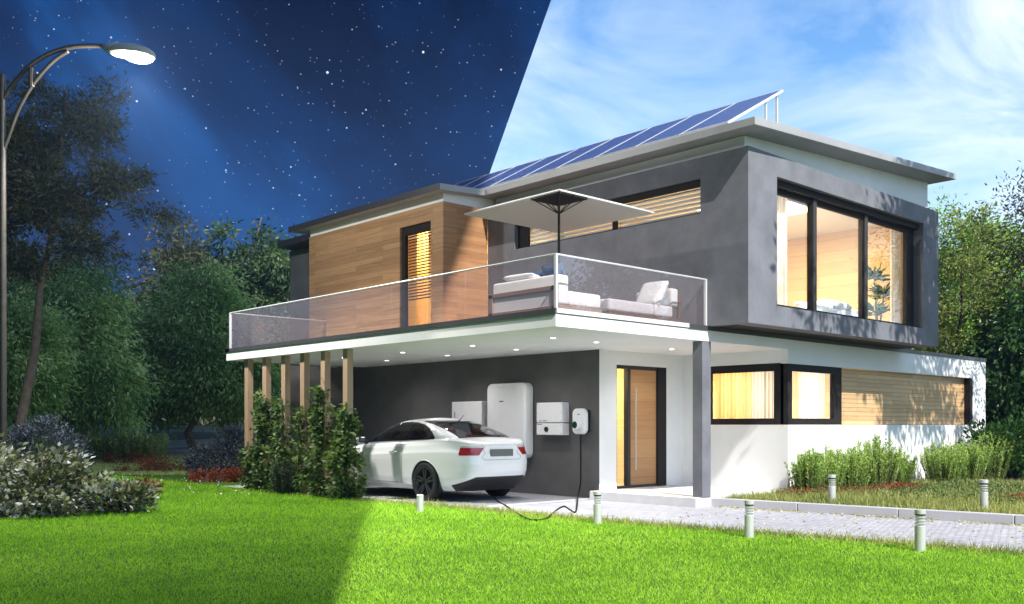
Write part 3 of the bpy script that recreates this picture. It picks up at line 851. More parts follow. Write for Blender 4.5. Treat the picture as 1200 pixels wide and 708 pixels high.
# wood block
WX, WY1 = 2.352, 10.40
DOOR2 = (5.80, 6.84, 2.93, 5.43)
MB().wall('x', WX, 0.16, BY1 + 0.02, WY1, 2.925, 5.745, [DOOR2]).build('wood_wall', 'wood_cladding', house)
bx('wood_return_wall', 'wood_cladding_dark', house, WX, XB - 0.002, BY1, BY1 + 0.018, 2.925, 5.745)
bx('wood_end_wall', 'dark_stucco', house, WX + 0.16, XB + 3, WY1 - 0.16, WY1, 2.925, 5.74)
pitched(2.357, 10.30, 5.41, 10.36, 5.747).build('wood_roof_band', 'white_stucco', house)
d2 = MB().wall('x', WX + 0.05, 0.08, 5.802, 6.838, 2.93, 5.428, [(5.86, 6.72, 2.99, 5.26)]).build('balcony_door', 'frame_dark', house, bevel=0.004)
bx('pane', 'window_glass', d2, WX + 0.09, WX + 0.096, 5.86, 6.72, 2.99, 5.26)
sl = MB()
for k in range(22):
    zz = 5.24 - k * 0.062
    sl.obox((WX + 0.16, 6.29, zz), (0.020, 0, 0.006), (0, 0.43, 0), (0.003, 0, 0.013))
sl.build('blind', 'frame_dark', d2)
# rear annex with its own overhanging roof
bx('annex_wall', 'dark_stucco', house, 3.5, 6.5, WY1 + 0.004, 13.27, -0.05, 5.93)
mb = MB()
P4 = [(3.0, 10.402), (7.0, 10.402), (7.0, 13.05), (3.0, 13.05)]
mb.add([(x, y, 5.925) for x, y in P4] + [(x, y, 6.085) for x, y in P4], [(3, 2, 1, 0), (4, 5, 6, 7)] + [(k, (k + 1) % 4, (k + 1) % 4 + 4, k + 4) for k in range(4)])
mb.build('annex_roof', 'roof_dark', house)
# strip window with white slats
sw = MB().wall('x', XB + 0.10, 0.05, 0.124, 4.598, 4.83, 5.398, [(0.16, 2.02, 4.87, 5.36), (2.12, 4.30, 4.87, 5.36)]).build('strip_window', 'frame_dark', house)
bx('shutter_box', 'frame_dark', sw, XB + 0.045, XB + 0.10, 0.124, 4.598, 5.285, 5.398)
for a0, a1 in ((0.16, 2.02), (2.12, 4.30)):
    bx('pane', 'window_glass', sw, XB + 0.12, XB + 0.126, a0, a1, 4.87, 5.36)
    sl = MB()
    for k in range(6):
        zz = 4.895 + k * 0.075
        sl.obox((XB + 0.185, (a0 + a1) / 2, zz), (0.022, 0, -0.008), (0, (a1 - a0) / 2, 0), (0.006, 0, 0.016))
    sl.build('blind', 'white_plastic', sw)
# large garden window
gw = MB().wall('y', YB + 0.20, 0.08, WIN[0] + 0.002, WIN[1] - 0.002, WIN[2] + 0.002, WIN[3] - 0.002,
               [(4.43, 5.76, 3.37, 5.22), (5.90, 7.60, 3.37, 5.22), (7.78, 9.45, 3.37, 5.22)]).build('garden_window', 'frame_dark', house, bevel=0.004)
bx('shutter_box', 'frame_dark', gw, WIN[0] + 0.003, WIN[1] - 0.003, YB + 0.10, YB + 0.199, 5.30, 5.405)
for a0, a1 in ((4.43, 5.76), (5.90, 7.60), (7.78, 9.45)):
    bx('pane', 'window_glass', gw, a0, a1, YB + 0.23, YB + 0.237, 3.37, 5.22)
for a in (5.83, 7.69):
    bx('mullion', 'frame_grey', gw, a - 0.055, a + 0.055, YB + 0.155, YB + 0.199, 3.30, 5.30, bevel=0.01)
# rooms behind the glass
bx('room_back_wall', 'wood_room', house, XB + 0.17, BX1 - 0.17, 3.40, 3.50, BZ0 + 0.10, BZ1 - 0.142)
bx('room_floor', 'room_floor', house, XB + 0.17, BX1 - 0.17, YB + 0.31, 3.40, BZ0 + 0.095, BZ0 + 0.12)
bx('room_side_wall', 'wood_room', house, BX1 - 0.24, BX1 - 0.17, YB + 0.31, 3.39, BZ0 + 0.12, BZ1 - 0.142)
bx('lower_room_wall', 'wood_room', house, XW + 0.2, 9.8, 3.0, 3.1, 0.0, ZS - 0.01)
bx('lower_room_side', 'wood_room', house, 9.8, 9.9, 0.22, 3.1, 0.0, ZS - 0.01)
bx('lower_room_floor', 'room_floor', house, XW + 0.2, 9.8, 0.22, 3.0, 0.02, 0.06)
bx('hall_wall', 'wood_room', house, 3.70, 5.9, 3.35, 3.45, 0.0, ZS - 0.01)
bx('hall_floor', 'room_floor', house, 3.70, 5.9, 2.53, 3.35, 0.02, 0.16)
bx('bedroom_wall', 'wood_room', house, WX + 2.0, WX + 2.1, 5.45, 10.2, 2.93, 5.74)
bx('bedroom_floor', 'room_floor', house, WX + 0.17, WX + 2.0, 5.45, 10.2, 2.90, 2.94)

def room_lamp(label, x, y, z, size, power, col=(1.0, 0.78, 0.45), size_y=None):
    th = thing('ceiling_lamp', label, 'lamp', (x, y, z))
    sy = size_y or size
    MB().box(x - size / 2, x + size / 2, y - sy / 2, y + sy / 2, z - 0.02, z + 0.015).build('diffuser', 'room_lamp_glow', th)
    MB().box(x - size / 2 - 0.02, x + size / 2 + 0.02, y - sy / 2 - 0.02, y + sy / 2 + 0.02, z + 0.015, z + 0.04).build('housing', 'white_plastic', th)
    ld = bpy.data.lights.new('ceiling_lamp_light', 'AREA')
    ld.shape = 'RECTANGLE'
    ld.size, ld.size_y = size, sy
    ld.energy = power
    ld.color = col
    lo = link(bpy.data.objects.new('ceiling_lamp_light', ld))
    lo.location = (0, 0, -0.03)
    lo.parent = th
    return th
room_lamp('flat ceiling lamp in the room behind the large upper window', 6.8, 1.2, BZ1 - 0.20, 1.6, 230, (1.0, 0.86, 0.58))
room_lamp('flat ceiling lamp in the room behind the lower corner window', 7.4, 1.5, ZS - 0.06, 0.9, 85, (1.0, 0.94, 0.82))
room_lamp('flat ceiling lamp in the hall behind the front door', 4.4, 2.9, ZS - 0.06, 0.4, 62, (1.0, 0.87, 0.52))
room_lamp('flat ceiling lamp in the room behind the balcony door', WX + 1.1, 6.6, 5.68, 0.5, 150, (1.0, 0.84, 0.48))
room_lamp('flat ceiling lamp in the back room behind the strip window', 5.0, 4.4, BZ1 - 0.20, 0.7, 90, (1.0, 0.74, 0.40))

# glass balustrade
rail = MB()
rail.tube([(0.0, 9.66, 3.722), (0.0, 0.0, 3.722), (XB - 0.01, 0.0, 3.722)], 0.014, 6)
rail.tube([(0.0, 9.66, 3.722), (WX + 0.9, 9.66, 3.722)], 0.012, 6)
balus = rail.build('balustrade_rail', 'rail_metal', house)
for x, y in ((0.0, 0.0), (XB - 0.03, 0.0), (0.0, 9.66)):
    bx('baluster_post', 'rail_metal', balus, x - 0.02, x + 0.02, y - 0.02, y + 0.02, ZC, 3.73)
ny = 5
for k in range(ny):
    a0, a1 = 0.03 + k * 9.60 / ny, 0.03 + (k + 1) * 9.60 / ny - 0.012
    bx('glass_pane', 'rail_glass', balus, -0.006, 0.006, a0, a1, ZC + 0.001, 3.712)
for k in range(3):
    a0, a1 = 0.03 + k * 3.42 / 3, 0.03 + (k + 1) * 3.42 / 3 - 0.012
    bx('glass_pane', 'rail_glass', balus, a0, a1, -0.006, 0.006, ZC + 0.002, 3.712)
bx('glass_pane', 'rail_glass', balus, 0.03, WX + 0.88, 9.654, 9.666, ZC, 3.712)

# ---------------------------------------------------------------- solar panels
pv_lo, pv_hi = (3.31, 6.098), (4.92, 6.985)
dxp, dzp = pv_hi[0] - pv_lo[0], pv_hi[1] - pv_lo[1]
LN = math.hypot(dxp, dzp)
ux, uz = dxp / LN, dzp / LN
def pv_panel(y0, wdt, label):
    p = thing('solar_panel', label, 'solar panel', (pv_lo[0], y0, pv_lo[1]), 'solar panels along the front edge of the roof')
    P = lambda a, b, c: (pv_lo[0] + a * ux - c * uz, y0 + b, pv_lo[1] + a * uz + c * ux)
    def slab(a0, a1, b0, b1, c0, c1, mb):
        vs = [P(a, b, c) for c in (c0, c1) for b in (b0, b1) for a in (a0, a1)]
        return mb.add(vs, [(0, 2, 3, 1), (4, 5, 7, 6), (0, 1, 5, 4), (2, 6, 7, 3), (0, 4, 6, 2), (1, 3, 7, 5)])
    g = MB()
    g.add([P(a, b, 0.038) for a, b in ((0.03, 0.02), (LN - 0.03, 0.02), (LN - 0.03, wdt - 0.02), (0.03, wdt - 0.02))], [(0, 1, 2, 3)])
    o = g.build('cell_sheet', 'pv_cells', p)
    at = o.data.attributes.new('pv', 'FLOAT_VECTOR', 'POINT')
    cs = []
    for vtx in o.data.vertices:
        wx_, wy_, wz_ = vtx.co
        cs += [wx_ * ux + wz_ * uz, wy_, 0.0]
    at.data.foreach_set('vector', cs)
    m = MB()
    slab(0, LN, 0, 0.02, 0, 0.042, m); slab(0, LN, wdt - 0.02, wdt, 0, 0.042, m)
    slab(0, 0.03, 0.02, wdt - 0.02, 0, 0.042, m); slab(LN - 0.03, LN, 0.02, wdt - 0.02, 0, 0.042, m)
    m.build('frame', 'rail_metal', p)
    m = MB()
    slab(0.03, LN - 0.03, 0.02, wdt - 0.02, 0.002, 0.03, m)
    m.build('backing', 'white_plastic', p)
    for a, b in ((LN * 0.93, 0.06), (LN * 0.72, 0.06)):
        q = P(a, b, 0.0)
        bx('support_leg', 'rail_metal', p, q[0] - 0.016, q[0] + 0.016, q[1] - 0.016, q[1] + 0.016, roof_z(q[0]) + 0.124, q[2] - 0.01)
    return p
ordn = ['first', 'second', 'third', 'fourth', 'fifth', 'sixth', 'seventh', 'eighth', 'ninth']
p0 = pv_panel(-0.56, 0.93, 'blue solar panel nearest the front corner of the roof, its two back legs showing')
for k in range(1, 9):
    c = copy_tree(p0)
    c.location.y = -0.56 + k * 0.945
    c['label'] = ('blue tilted solar panel, %s from the front corner of the roof' % ordn[k]) if k < 8 else 'last blue solar panel of the row, far from the roof corner'

# ---------------------------------------------------------------- parasol and balcony furniture
DK = ZF + 0.03
um = gp(655, 15.4)
par = thing('parasol', 'square off white parasol with a dark centre open on the balcony', 'parasol', (um.x, um.y, DK))
hx = 1.075
ze, zt = 4.72, 5.06
def canopy(mb, half, z0, z1, th, inner=0.0):
    pts = []
    N = 12
    for r in range(7):
        q = inner + (1 - inner) * r / 6
        z = z1 + (z0 - z1) * (q ** 1.25)
        ring = []
        for sx, sy, ex, ey in ((-1, -1, 1, 0), (1, -1, 0, 1), (1, 1, -1, 0), (-1, 1, 0, -1)):
            for k in range(N):
                ring.append((um.x + half * q * (sx + 2 * ex * k / N), um.y + half * q * (sy + 2 * ey * k / N), z))
        pts.append(ring)
    n = 4 * N
    vs = [p for rg in pts for p in rg] + [(p[0], p[1], p[2] + th) for rg in pts for p in rg]
    fs = []
    M = 7 * n
    for r in range(6):
        for k in range(n):
            k2 = (k + 1) % n
            fs.append((r * n + k, r * n + k2, (r + 1) * n + k2, (r + 1) * n + k))
            fs.append((M + r * n + k, M + (r + 1) * n + k, M + (r + 1) * n + k2, M + r * n + k2))
    for k in range(n):
        k2 = (k + 1) % n
        fs.append((6 * n + k, 6 * n + k2, M + 6 * n + k2, M + 6 * n + k))
    return mb.add(vs, fs)
canopy(MB(), hx, ze, zt, 0.018, 0.02).build('canopy', 'umbrella_cloth', par)
canopy(MB(), hx * 0.30, zt - 0.115, zt - 0.03, 0.006, 0.02).build('vent', 'umbrella_dark', par)
MB().tube([(um.x, um.y, DK), (um.x, um.y, zt + 0.07)], 0.021, 12).build('pole', 'frame_grey', par, smooth=True)
for sx, sy in ((1, 0), (-1, 0), (0, 1), (0, -1), (1, 1), (-1, 1), (1, -1), (-1, -1)):
    k = hx * 0.30
    MB().tube([(um.x, um.y, zt - 0.34), (um.x + sx * k, um.y + sy * k, zt - 0.085)], 0.008, 6).build('strut', 'frame_grey', par)
MB().lathe([(0.26, 0.0), (0.26, 0.05), (0.05, 0.07), (0.03, 0.30)], (um.x, um.y, DK), 24).build('base', 'frame_grey', par, smooth=True)

def cushion(name, c, hx_, hy_, hz_, mat, label, rx=0.0, ry=0.0, rz=0.0, group=None):
    """a stuffed cushion: pillow-shaped grid"""
    mb = MB()
    N = 12
    M = Matrix.Rotation(rz, 3, 'Z') @ Matrix.Rotation(ry, 3, 'Y') @ Matrix.Rotation(rx, 3, 'X')
    c = Vector(c)
    for s in (1, -1):
        vs = []
        for i in range(N + 1):
            for j in range(N + 1):
                a, b = -1 + 2 * i / N, -1 + 2 * j / N
                z = s * hz_ * ((1 - a ** 4) * (1 - b ** 4)) ** 0.45
                pinch = 1 - 0.07 * (1 - abs(a * b)) * max(abs(a), abs(b)) ** 4
                vs.append(c + M @ Vector((hx_ * a * pinch, hy_ * b * pinch, z)))
        mb.add(vs, [(i * (N + 1) + j, (i + 1) * (N + 1) + j, (i + 1) * (N + 1) + j + 1, i * (N + 1) + j + 1) for i in range(N) for j in range(N)])
    o = mb.build(name, mat, None, smooth='all')
    # move the origin to the cushion's middle
    for v in o.data.vertices: v.co -= c
    o.location = c
    tag(o, label, 'cushion', group)
    return o

sx0, sy0 = 0.30, 0.30
sofa = thing('sofa', 'white two seat garden sofa in a wooden frame, its back to the glass', 'sofa', (0.85, 0.9, DK))
f = MB()
f.box(sx0, sx0 + 0.06, sy0, sy0 + 1.45, DK + 0.06, DK + 0.14).box(sx0, sx0 + 0.06, sy0, sy0 + 1.45, DK + 0.36, DK + 0.43)
f.box(sx0, sx0 + 0.062, sy0, sy0 + 0.09, DK, DK + 0.431).box(sx0, sx0 + 0.062, sy0 + 1.36, sy0 + 1.45, DK, DK + 0.431)
f.box(sx0 + 0.062, sx0 + 1.0, sy0, sy0 + 0.06, DK + 0.06, DK + 0.16).box(sx0 + 0.062, sx0 + 1.0, sy0 + 1.39, sy0 + 1.45, DK + 0.06, DK + 0.16)
f.box(sx0 + 0.94, sx0 + 1.001, sy0 + 0.061, sy0 + 1.389, DK + 0.06, DK + 0.16)
f.build('frame', 'wood_frame', sofa, bevel=0.006)
bx('back_panel', 'upholstery', sofa, sx0 + 0.02, sx0 + 0.05, sy0 + 0.092, sy0 + 1.358, DK + 0.141, DK + 0.359)
bx('backrest', 'upholstery', sofa, sx0 + 0.065, sx0 + 0.30, sy0 + 0.02, sy0 + 1.43, DK + 0.17, DK + 0.60, bevel=0.035, seg=4)
bx('seat_cushion', 'upholstery', sofa, sx0 + 0.302, sx0 + 1.0, sy0 + 0.02, sy0 + 0.72, DK + 0.165, DK + 0.38, bevel=0.04, seg=4)
bx('seat_cushion', 'upholstery', sofa, sx0 + 0.302, sx0 + 1.0, sy0 + 0.73, sy0 + 1.43, DK + 0.165, DK + 0.38, bevel=0.04, seg=4)
cushion('cushion', (sx0 + 0.42, sy0 + 0.42, DK + 0.60), 0.22, 0.22, 0.07, 'cushion_blue', 'dark blue cushion leaning on the sofa back near the glass corner', 0, R_(70), 0)
cushion('cushion', (sx0 + 0.30, sy0 + 0.95, DK + 0.645), 0.20, 0.32, 0.05, 'upholstery', 'white cushion lying on top of the sofa back', 0, R_(8), R_(4))
cushion('cushion', (sx0 + 0.46, sy0 + 0.85, DK + 0.58), 0.20, 0.20, 0.07, 'cushion_blue', 'dark blue cushion behind the white one on the sofa', 0, R_(72), R_(10))

chx = thing('chaise_longue', 'grey white chaise longue on a dark wooden base by the box wall', 'chaise longue', (2.55, 0.7, DK))
bx('base', 'wood_frame_dark', chx, 1.55, 3.30, 0.38, 1.10, DK + 0.08, DK + 0.17, bevel=0.008)
for x, y in ((1.68, 0.44), (1.68, 1.04), (3.22, 0.44), (3.22, 1.04)):
    bx('leg', 'wood_frame_dark', chx, x - 0.03, x + 0.03, y - 0.03, y + 0.03, DK, DK + 0.08)
bx('seat_cushion', 'upholstery_grey', chx, 1.52, 2.62, 0.36, 1.12, DK + 0.172, DK + 0.36, bevel=0.04, seg=4)
bx('seat_cushion', 'upholstery_grey', chx, 2.63, 3.10, 0.36, 1.12, DK + 0.172, DK + 0.36, bevel=0.04, seg=4)
bx('backrest', 'upholstery_grey', chx, 3.05, 3.24, 0.36, 1.12, DK + 0.361, DK + 0.66, bevel=0.04, seg=4)
bx('arm_post', 'wood_frame_dark', chx, 3.25, 3.31, 0.36, 0.42, DK + 0.171, DK + 0.58, bevel=0.006)
cushion('cushion', (2.86, 0.62, DK + 0.55), 0.27, 0.27, 0.09, 'upholstery_grey', 'large grey white cushion propped against the chaise backrest', 0, R_(-58), 0)

# ---------------------------------------------------------------- wall devices in the garage
GX = XG - 0.002
def device(name, label, cat, y0, y1, z0, z1): return thing(name, label, cat, (GX, (y0 + y1) / 2, z0))
cb = device('electrical_cabinet', 'plain pale cabinet on the garage wall behind the car roof', 'cabinet', 5.35, 6.30, 0.95, 1.83)
bx('body', 'white_plastic', cb, 3.30, GX, 5.35, 6.30, 0.95, 1.83, bevel=0.012)
bx('hinge', 'grey_plastic', cb, 3.293, 3.299, 6.18, 6.22, 1.50, 1.62)
bat = device('home_battery', 'tall white home battery with rounded corners on the dark garage wall', 'battery', 4.03, 5.15, 0.7, 2.17)
def rounded_panel(x0, x1, y0, y1, z0, z1, r, n=8):
    pts = []
    for cx, cy, a in ((y1 - r, z1 - r, 0), (y0 + r, z1 - r, 90), (y0 + r, z0 + r, 180), (y1 - r, z0 + r, 270)):
        for k in range(n + 1):
            th = R_(a + 90 * k / n)
            pts.append((cx + r * math.cos(th), cy + r * math.sin(th)))
    m = len(pts)
    return MB().add([(x0, p[0], p[1]) for p in pts] + [(x1, p[0], p[1]) for p in pts],
                    [tuple(range(m)), tuple(reversed(range(m, 2 * m)))] + [(k, k + m, (k + 1) % m + m, (k + 1) % m) for k in range(m)])
rounded_panel(3.25, GX, 4.03, 5.15, 0.70, 2.17, 0.13).build('body', 'white_plastic', bat, bevel=0.055, seg=5)
mk = MB()
for k, (a, b) in enumerate(((0, .022), (.028, .046), (.052, .07), (.076, .098), (.104, .118))): mk.box(3.2475, 3.2505, 4.64 + a, 4.64 + b, 1.80, 1.825)
mk.build('mark', 'ink', bat)
inv = device('inverter', 'square white inverter with a black dial on the dark garage wall', 'inverter', 3.10, 3.77, 1.16, 1.77)
bx('upper_housing', 'white_plastic', inv, 3.31, GX, 3.09, 3.77, 1.395, 1.77, bevel=0.012)
bx('lower_housing', 'white_plastic', inv, 3.31, GX, 3.09, 3.77, 1.16, 1.38, bevel=0.012)
MB().lathe([(0.052, 0.0), (0.048, -0.018), (0.0, -0.02)], (3.312, 3.50, 1.265), 24, 'x').build('dial', 'black_plastic', inv, smooth=True)
mk = MB()
for k, (a, b) in enumerate(((.0, .03), (.04, .07), (.08, .10), (.14, .19))): mk.box(3.3075, 3.3105, 3.50 + a, 3.50 + b, 1.42, 1.435)
mk.box(3.3075, 3.3105, 3.62, 3.74, 1.355, 1.368)
mk.build('mark', 'ink', inv)
sc = MB()
for yy in (3.12, 3.74):
    for zz in (1.42, 1.58, 1.74, 1.19, 1.35): sc.lathe([(0.010, 0.0), (0.008, -0.004), (0.0, -0.005)], (3.311, yy, zz), 10, 'x')
sc.build('screw', 'grey_plastic', inv)
chg = device('ev_charger', 'small white wall charger with a dark green disc and black cable', 'charger', 2.53, 2.86, 1.18, 1.65)
rounded_panel(3.33, 3.44, 2.54, 2.86, 1.18, 1.65, 0.10).build('body', 'white_plastic', chg, bevel=0.03, seg=4)
bx('wall_bracket', 'black_plastic', chg, 3.44, GX, 2.56, 2.84, 1.22, 1.62)
MB().lathe([(0.085, 0.0), (0.082, -0.05), (0.066, -0.055)], (3.332, 2.72, 1.35), 28, 'x').build('holder', 'white_plastic', chg, smooth=True)
MB().lathe([(0.0, -0.058), (0.064, -0.056), (0.064, -0.04)], (3.332, 2.74, 1.35), 28, 'x').build('disc', 'green_disc', chg, smooth=True)
mk = MB()
for a, b in ((0, .018), (.024, .04), (.046, .066)): mk.box(3.3275, 3.3305, 2.66 + a, 2.66 + b, 1.535, 1.55)
mk.build('mark', 'ink', chg)
def on_ground(px, py, z=0.02):
    Y = (EYE - z) * F_PX / (py - HY)
    return gp(px, Y, z)
cab = [Vector((3.40, 2.70, 1.20)), Vector((3.40, 2.70, 0.9)), Vector((3.40, 2.70, 0.55)), Vector((3.38, 2.69, 0.28)), Vector((3.20, 2.58, 0.08))]
for px, py, z in ((675, 599, 0.02), (668, 597.5, 0.05), (661, 593.5, 0.09), (652, 598, 0.07), (640, 607.5, 0.03), (625, 609.5, 0.022), (614, 606, 0.022), (602, 599, 0.022), (592, 592, 0.022), (583, 587, 0.03)):
    cab.append(on_ground(px, py, z))
cab.append(Vector((1.95, 3.75, 0.25)))
def smooth_path(P, k=6):
    out = []
    for i in range(len(P) - 1):
        p0, p1, p2, p3 = P[max(i - 1, 0)], P[i], P[i + 1], P[min(i + 2, len(P) - 1)]
        for j in range(k):
            t_ = j / k
            out.append(0.5 * ((2 * p1) + (p2 - p0) * t_ + (2 * p0 - 5 * p1 + 4 * p2 - p3) * t_ * t_ + (3 * p1 - p0 - 3 * p2 + p3) * t_ ** 3))
    out.append(P[-1])
    return out
tag(MB().tube(smooth_path(cab), 0.013, 8).build('charging_cable', 'cable', None, smooth='all'), 'black charging cable hanging from the charger and looping over the paving', 'cable')

# ---------------------------------------------------------------- the car
def build_car():
    X0, Y0c, = 1.80, 3.06                    # centre line, rear end
    car = thing('car', 'white two door coupe parked in the carport, rear towards the garden', 'car', (X0, Y0c + 2.3, 0.0))
    def interp(x, pts):
        return float(np.interp(x, [p[0] for p in pts], [p[1] for p in pts]))
    def smooth_interp(x, pts):
        xs = np.array([p[0] for p in pts]); ys = np.array([p[1] for p in pts])
        q = np.linspace(x - 0.10, x + 0.10, 7)
        return float(np.mean(np.interp(q, xs, ys)))
    DECK = [(-0.2, 1.00), (0.0, 1.035), (0.10, 1.06), (0.30, 1.10), (0.55, 1.115), (1.0, 1.095), (1.6, 1.06), (2.3, 1.025), (3.0, 0.995), (3.35, 0.96), (4.0, 0.90), (4.4, 0.81), (4.63, 0.72), (4.8, 0.68)]
    ZBOT = 0.20
    lev = np.concatenate([np.linspace(0, 0.9, 46), np.linspace(0.91, 1.0, 12)])
    S0 = [(0.0, 0.26), (0.12, 0.14), (0.25, 0.05), (0.40, 0.01), (0.55, 0.0), (0.68, 0.02), (0.80, 0.045), (0.93, 0.05), (0.965, 0.035), (1.0, 0.06)]
    S1 = [(0.0, 4.42), (0.15, 4.56), (0.4, 4.63), (0.7, 4.60), (0.9, 4.52), (1.0, 4.42)]
    WD = [(0.0, 0.83), (0.10, 0.89), (0.25, 0.915), (0.45, 0.925), (0.62, 0.935), (0.74, 0.935), (0.80, 0.915), (0.90, 0.89), (0.955, 0.862), (1.0, 0.81)]
    NP = 620
    def outline(s0, s1, wd, n=NP, ex=4.2):
        th = np.linspace(0, 2 * math.pi, 4001)
        c, s = np.cos(th), np.sin(th)
        ey = 5.6
        x = wd * np.sign(c) * np.abs(c) ** (2 / ey)
        y = (s0 + s1) / 2 + (s1 - s0) / 2 * np.sign(s) * np.abs(s) ** (2 / ex)
        L = np.concatenate([[0], np.cumsum(np.hypot(np.diff(x), np.diff(y)))])
        q = np.linspace(0, L[-1], n + 1)[:-1]
        return np.interp(q, L, x), np.interp(q, L, y)
    rings = []
    deckf = lambda yy: np.interp(yy, [p[0] for p in DECK], [p[1] for p in DECK])
    def rocker(yy): return ZBOT + 0.0 * yy
    def deck_s(yy): return (deckf(yy - 0.12) + deckf(yy) * 2 + deckf(yy + 0.12)) / 4
    for u in lev:
        x, y = outline(interp(u, S0), interp(u, S1), interp(u, WD))
        z = rocker(y) + u * (deck_s(y) - rocker(y))
        rings.append(np.column_stack([x, y, z]))
    nb = len(rings)
    xb_, yb_, zb_ = rings[-1].T
    for k in np.linspace(0.97, 0.0, 28):
        cy = np.clip(yb_, 0.55, 3.9)
        xx, yy = xb_ * k, cy + (yb_ - cy) * k
        rings.append(np.column_stack([xx, yy, deck_s(yy) + 0.030 * (1 - k ** 2)]))
    G = np.array(rings)                                            # (levels, NP, 3)
    NRM = np.zeros_like(G)
    du = np.roll(G, -1, axis=1) - np.roll(G, 1, axis=1)
    dv = np.gradient(G, axis=0)
    NRM = np.cross(du, dv)
    NRM /= (np.linalg.norm(NRM, axis=2, keepdims=True) + 1e-9)
    cenr = G - np.array([0, 2.3, 0.6])
    if (NRM[20] * cenr[20]).sum() < 0: NRM = -NRM
    WHEELS = [(1.06, 0.345), (3.82, 0.345)]
    AR = 0.385
    class Surf:
        """triangle soup that can be cut exactly along scalar fields"""
        def __init__(self, P, N, F): self.P, self.N, self.F = P, N, F
        @staticmethod
        def grid(A, NN):
            m_, n_ = A.shape[:2]
            i_, j_ = np.meshgrid(np.arange(m_ - 1), np.arange(n_), indexing='ij')
            a = (i_ * n_ + j_).ravel(); b = (i_ * n_ + (j_ + 1) % n_).ravel()
            c = ((i_ + 1) * n_ + (j_ + 1) % n_).ravel(); d = ((i_ + 1) * n_ + j_).ravel()
            return Surf(A.reshape(-1, 3), NN.reshape(-1, 3), np.vstack([np.column_stack([a, b, c]), np.column_stack([a, c, d])]))
        def cut(self, field):
            """(inside, outside) parts; field(x, y, z, N) > 0 is inside"""
            P, N = self.P, self.N
            v = field(P[:, 0], P[:, 1], P[:, 2], N)
            pos = v[self.F] > 0
            cnt = pos.sum(axis=1)
            ins, outs = [self.F[cnt == 3]], [self.F[cnt == 0]]
            newP, newN, cache = [], [], {}
            base = len(P)
            def ev(a, b):
                k = (a, b) if a < b else (b, a)
                if k not in cache:
                    t_ = v[k[0]] / (v[k[0]] - v[k[1]])
                    cache[k] = base + len(newP)
                    newP.append(P[k[0]] * (1 - t_) + P[k[1]] * t_)
                    newN.append(N[k[0]] * (1 - t_) + N[k[1]] * t_)
                return cache[k]
            fi, fo = [], []
            for tri_ in self.F[(cnt == 1) | (cnt == 2)]:
                p_ = [v[q] > 0 for q in tri_]
                solo = p_.index(True) if sum(p_) == 1 else p_.index(False)
                a, b, c = (int(tri_[(solo + k) % 3]) for k in range(3))
                e1, e2 = ev(a, b), ev(a, c)
                one, two = (fi, fo) if p_[solo] else (fo, fi)
                one.append((a, e1, e2))
                two += [(e1, b, c), (e1, c, e2)]
            if newP: P, N = np.vstack([P, newP]), np.vstack([N, newN])
            st_ = lambda L_, x_: np.vstack(L_ + ([np.array(x_)] if x_ else []))
            return Surf(P, N, st_(ins, fi)), Surf(P, N, st_(outs, fo))
        def emit(self, name, mat, off=0.0, parent=None):
            used, inv_ = np.unique(self.F, return_inverse=True)
            p = self.P[used] + self.N[used] * off + np.array([X0, Y0c, 0])
            mb = MB(); mb.v = [tuple(q) for q in p]; mb.f = [tuple(int(k) for k in q) for q in inv_.reshape(-1, 3)]
            return mb.build(name, mat, parent or car, smooth='all')
    absx = lambda x: np.abs(x)
    sideS = Surf.grid(G[:nb], NRM[:nb])
    capS = Surf.grid(G[nb - 1:], NRM[nb - 1:])
    for wy, wz in WHEELS:
        _, sideS = sideS.cut(lambda x, y, z, N: np.minimum(AR - np.hypot(y - wy, z - wz), absx(x) - 0.55))
    # lower valance, black, between the corners of the rear bumper
    valS, sideS = sideS.cut(lambda x, y, z, N: np.minimum(0.455 - 0.20 * np.clip((absx(x) - 0.55) / 0.30, 0, 1) ** 1.3 - z, 0.46 - y))
    # tail lamps: pointed towards the middle, wrapping round the corner
    zmid, half = 0.905, 0.080
    def lampf(x, y, z, N):
        ax = absx(x)
        return np.minimum(np.minimum(0.27 - y, zmid + half - z), z - (zmid + half - 2 * half * np.clip((ax - 0.36) / 0.15, 0, 1)))
    lampS, sideS = sideS.cut(lambda x, y, z, N: np.minimum(lampf(x, y, z, N), absx(x) - 0.30))
    clearS, redS = lampS.cut(lambda x, y, z, N: z - (zmid + half - 0.030))
    floorS, capS = capS.cut(lambda x, y, z, N: np.minimum(np.minimum(y - 0.50, 3.30 - y), 0.74 - absx(x)))
    bodyS = Surf(np.vstack([sideS.P, capS.P]), np.vstack([sideS.N, capS.N]), np.vstack([sideS.F, capS.F + len(sideS.P)]))
    bodyS.emit('body', 'car_paint')
    valS.emit('bumper_valance', 'black_plastic', -0.004)
    floorS.emit('cabin_floor', 'car_interior', -0.03)
    for sgn in (-1, 1):
        l = redS.cut(lambda x, y, z, N: x * sgn)[0].emit('tail_light', 'lamp_red', 0.003)
        clearS.cut(lambda x, y, z, N: x * sgn)[0].emit('clear_strip', 'lamp_clear', 0.003, l)
    # underbody
    MB().box(X0 - 0.70, X0 + 0.70, Y0c + 0.55, Y0c + 4.3, 0.19, 0.30).build('underbody', 'black_plastic', car)
    # greenhouse
    NV = 56
    SR = [(0, 0.36), (0.2, 0.50), (0.5, 0.80), (0.8, 1.16), (0.93, 1.42), (1, 1.62)]
    SF = [(0, 3.40), (0.3, 3.12), (0.6, 2.78), (0.85, 2.42), (0.95, 2.20), (1, 2.02)]
    WG = [(0, 0.82), (0.2, 0.795), (0.5, 0.735), (0.8, 0.65), (0.93, 0.585), (1, 0.50)]
    vv = np.linspace(0, 1, NV)
    gr = []
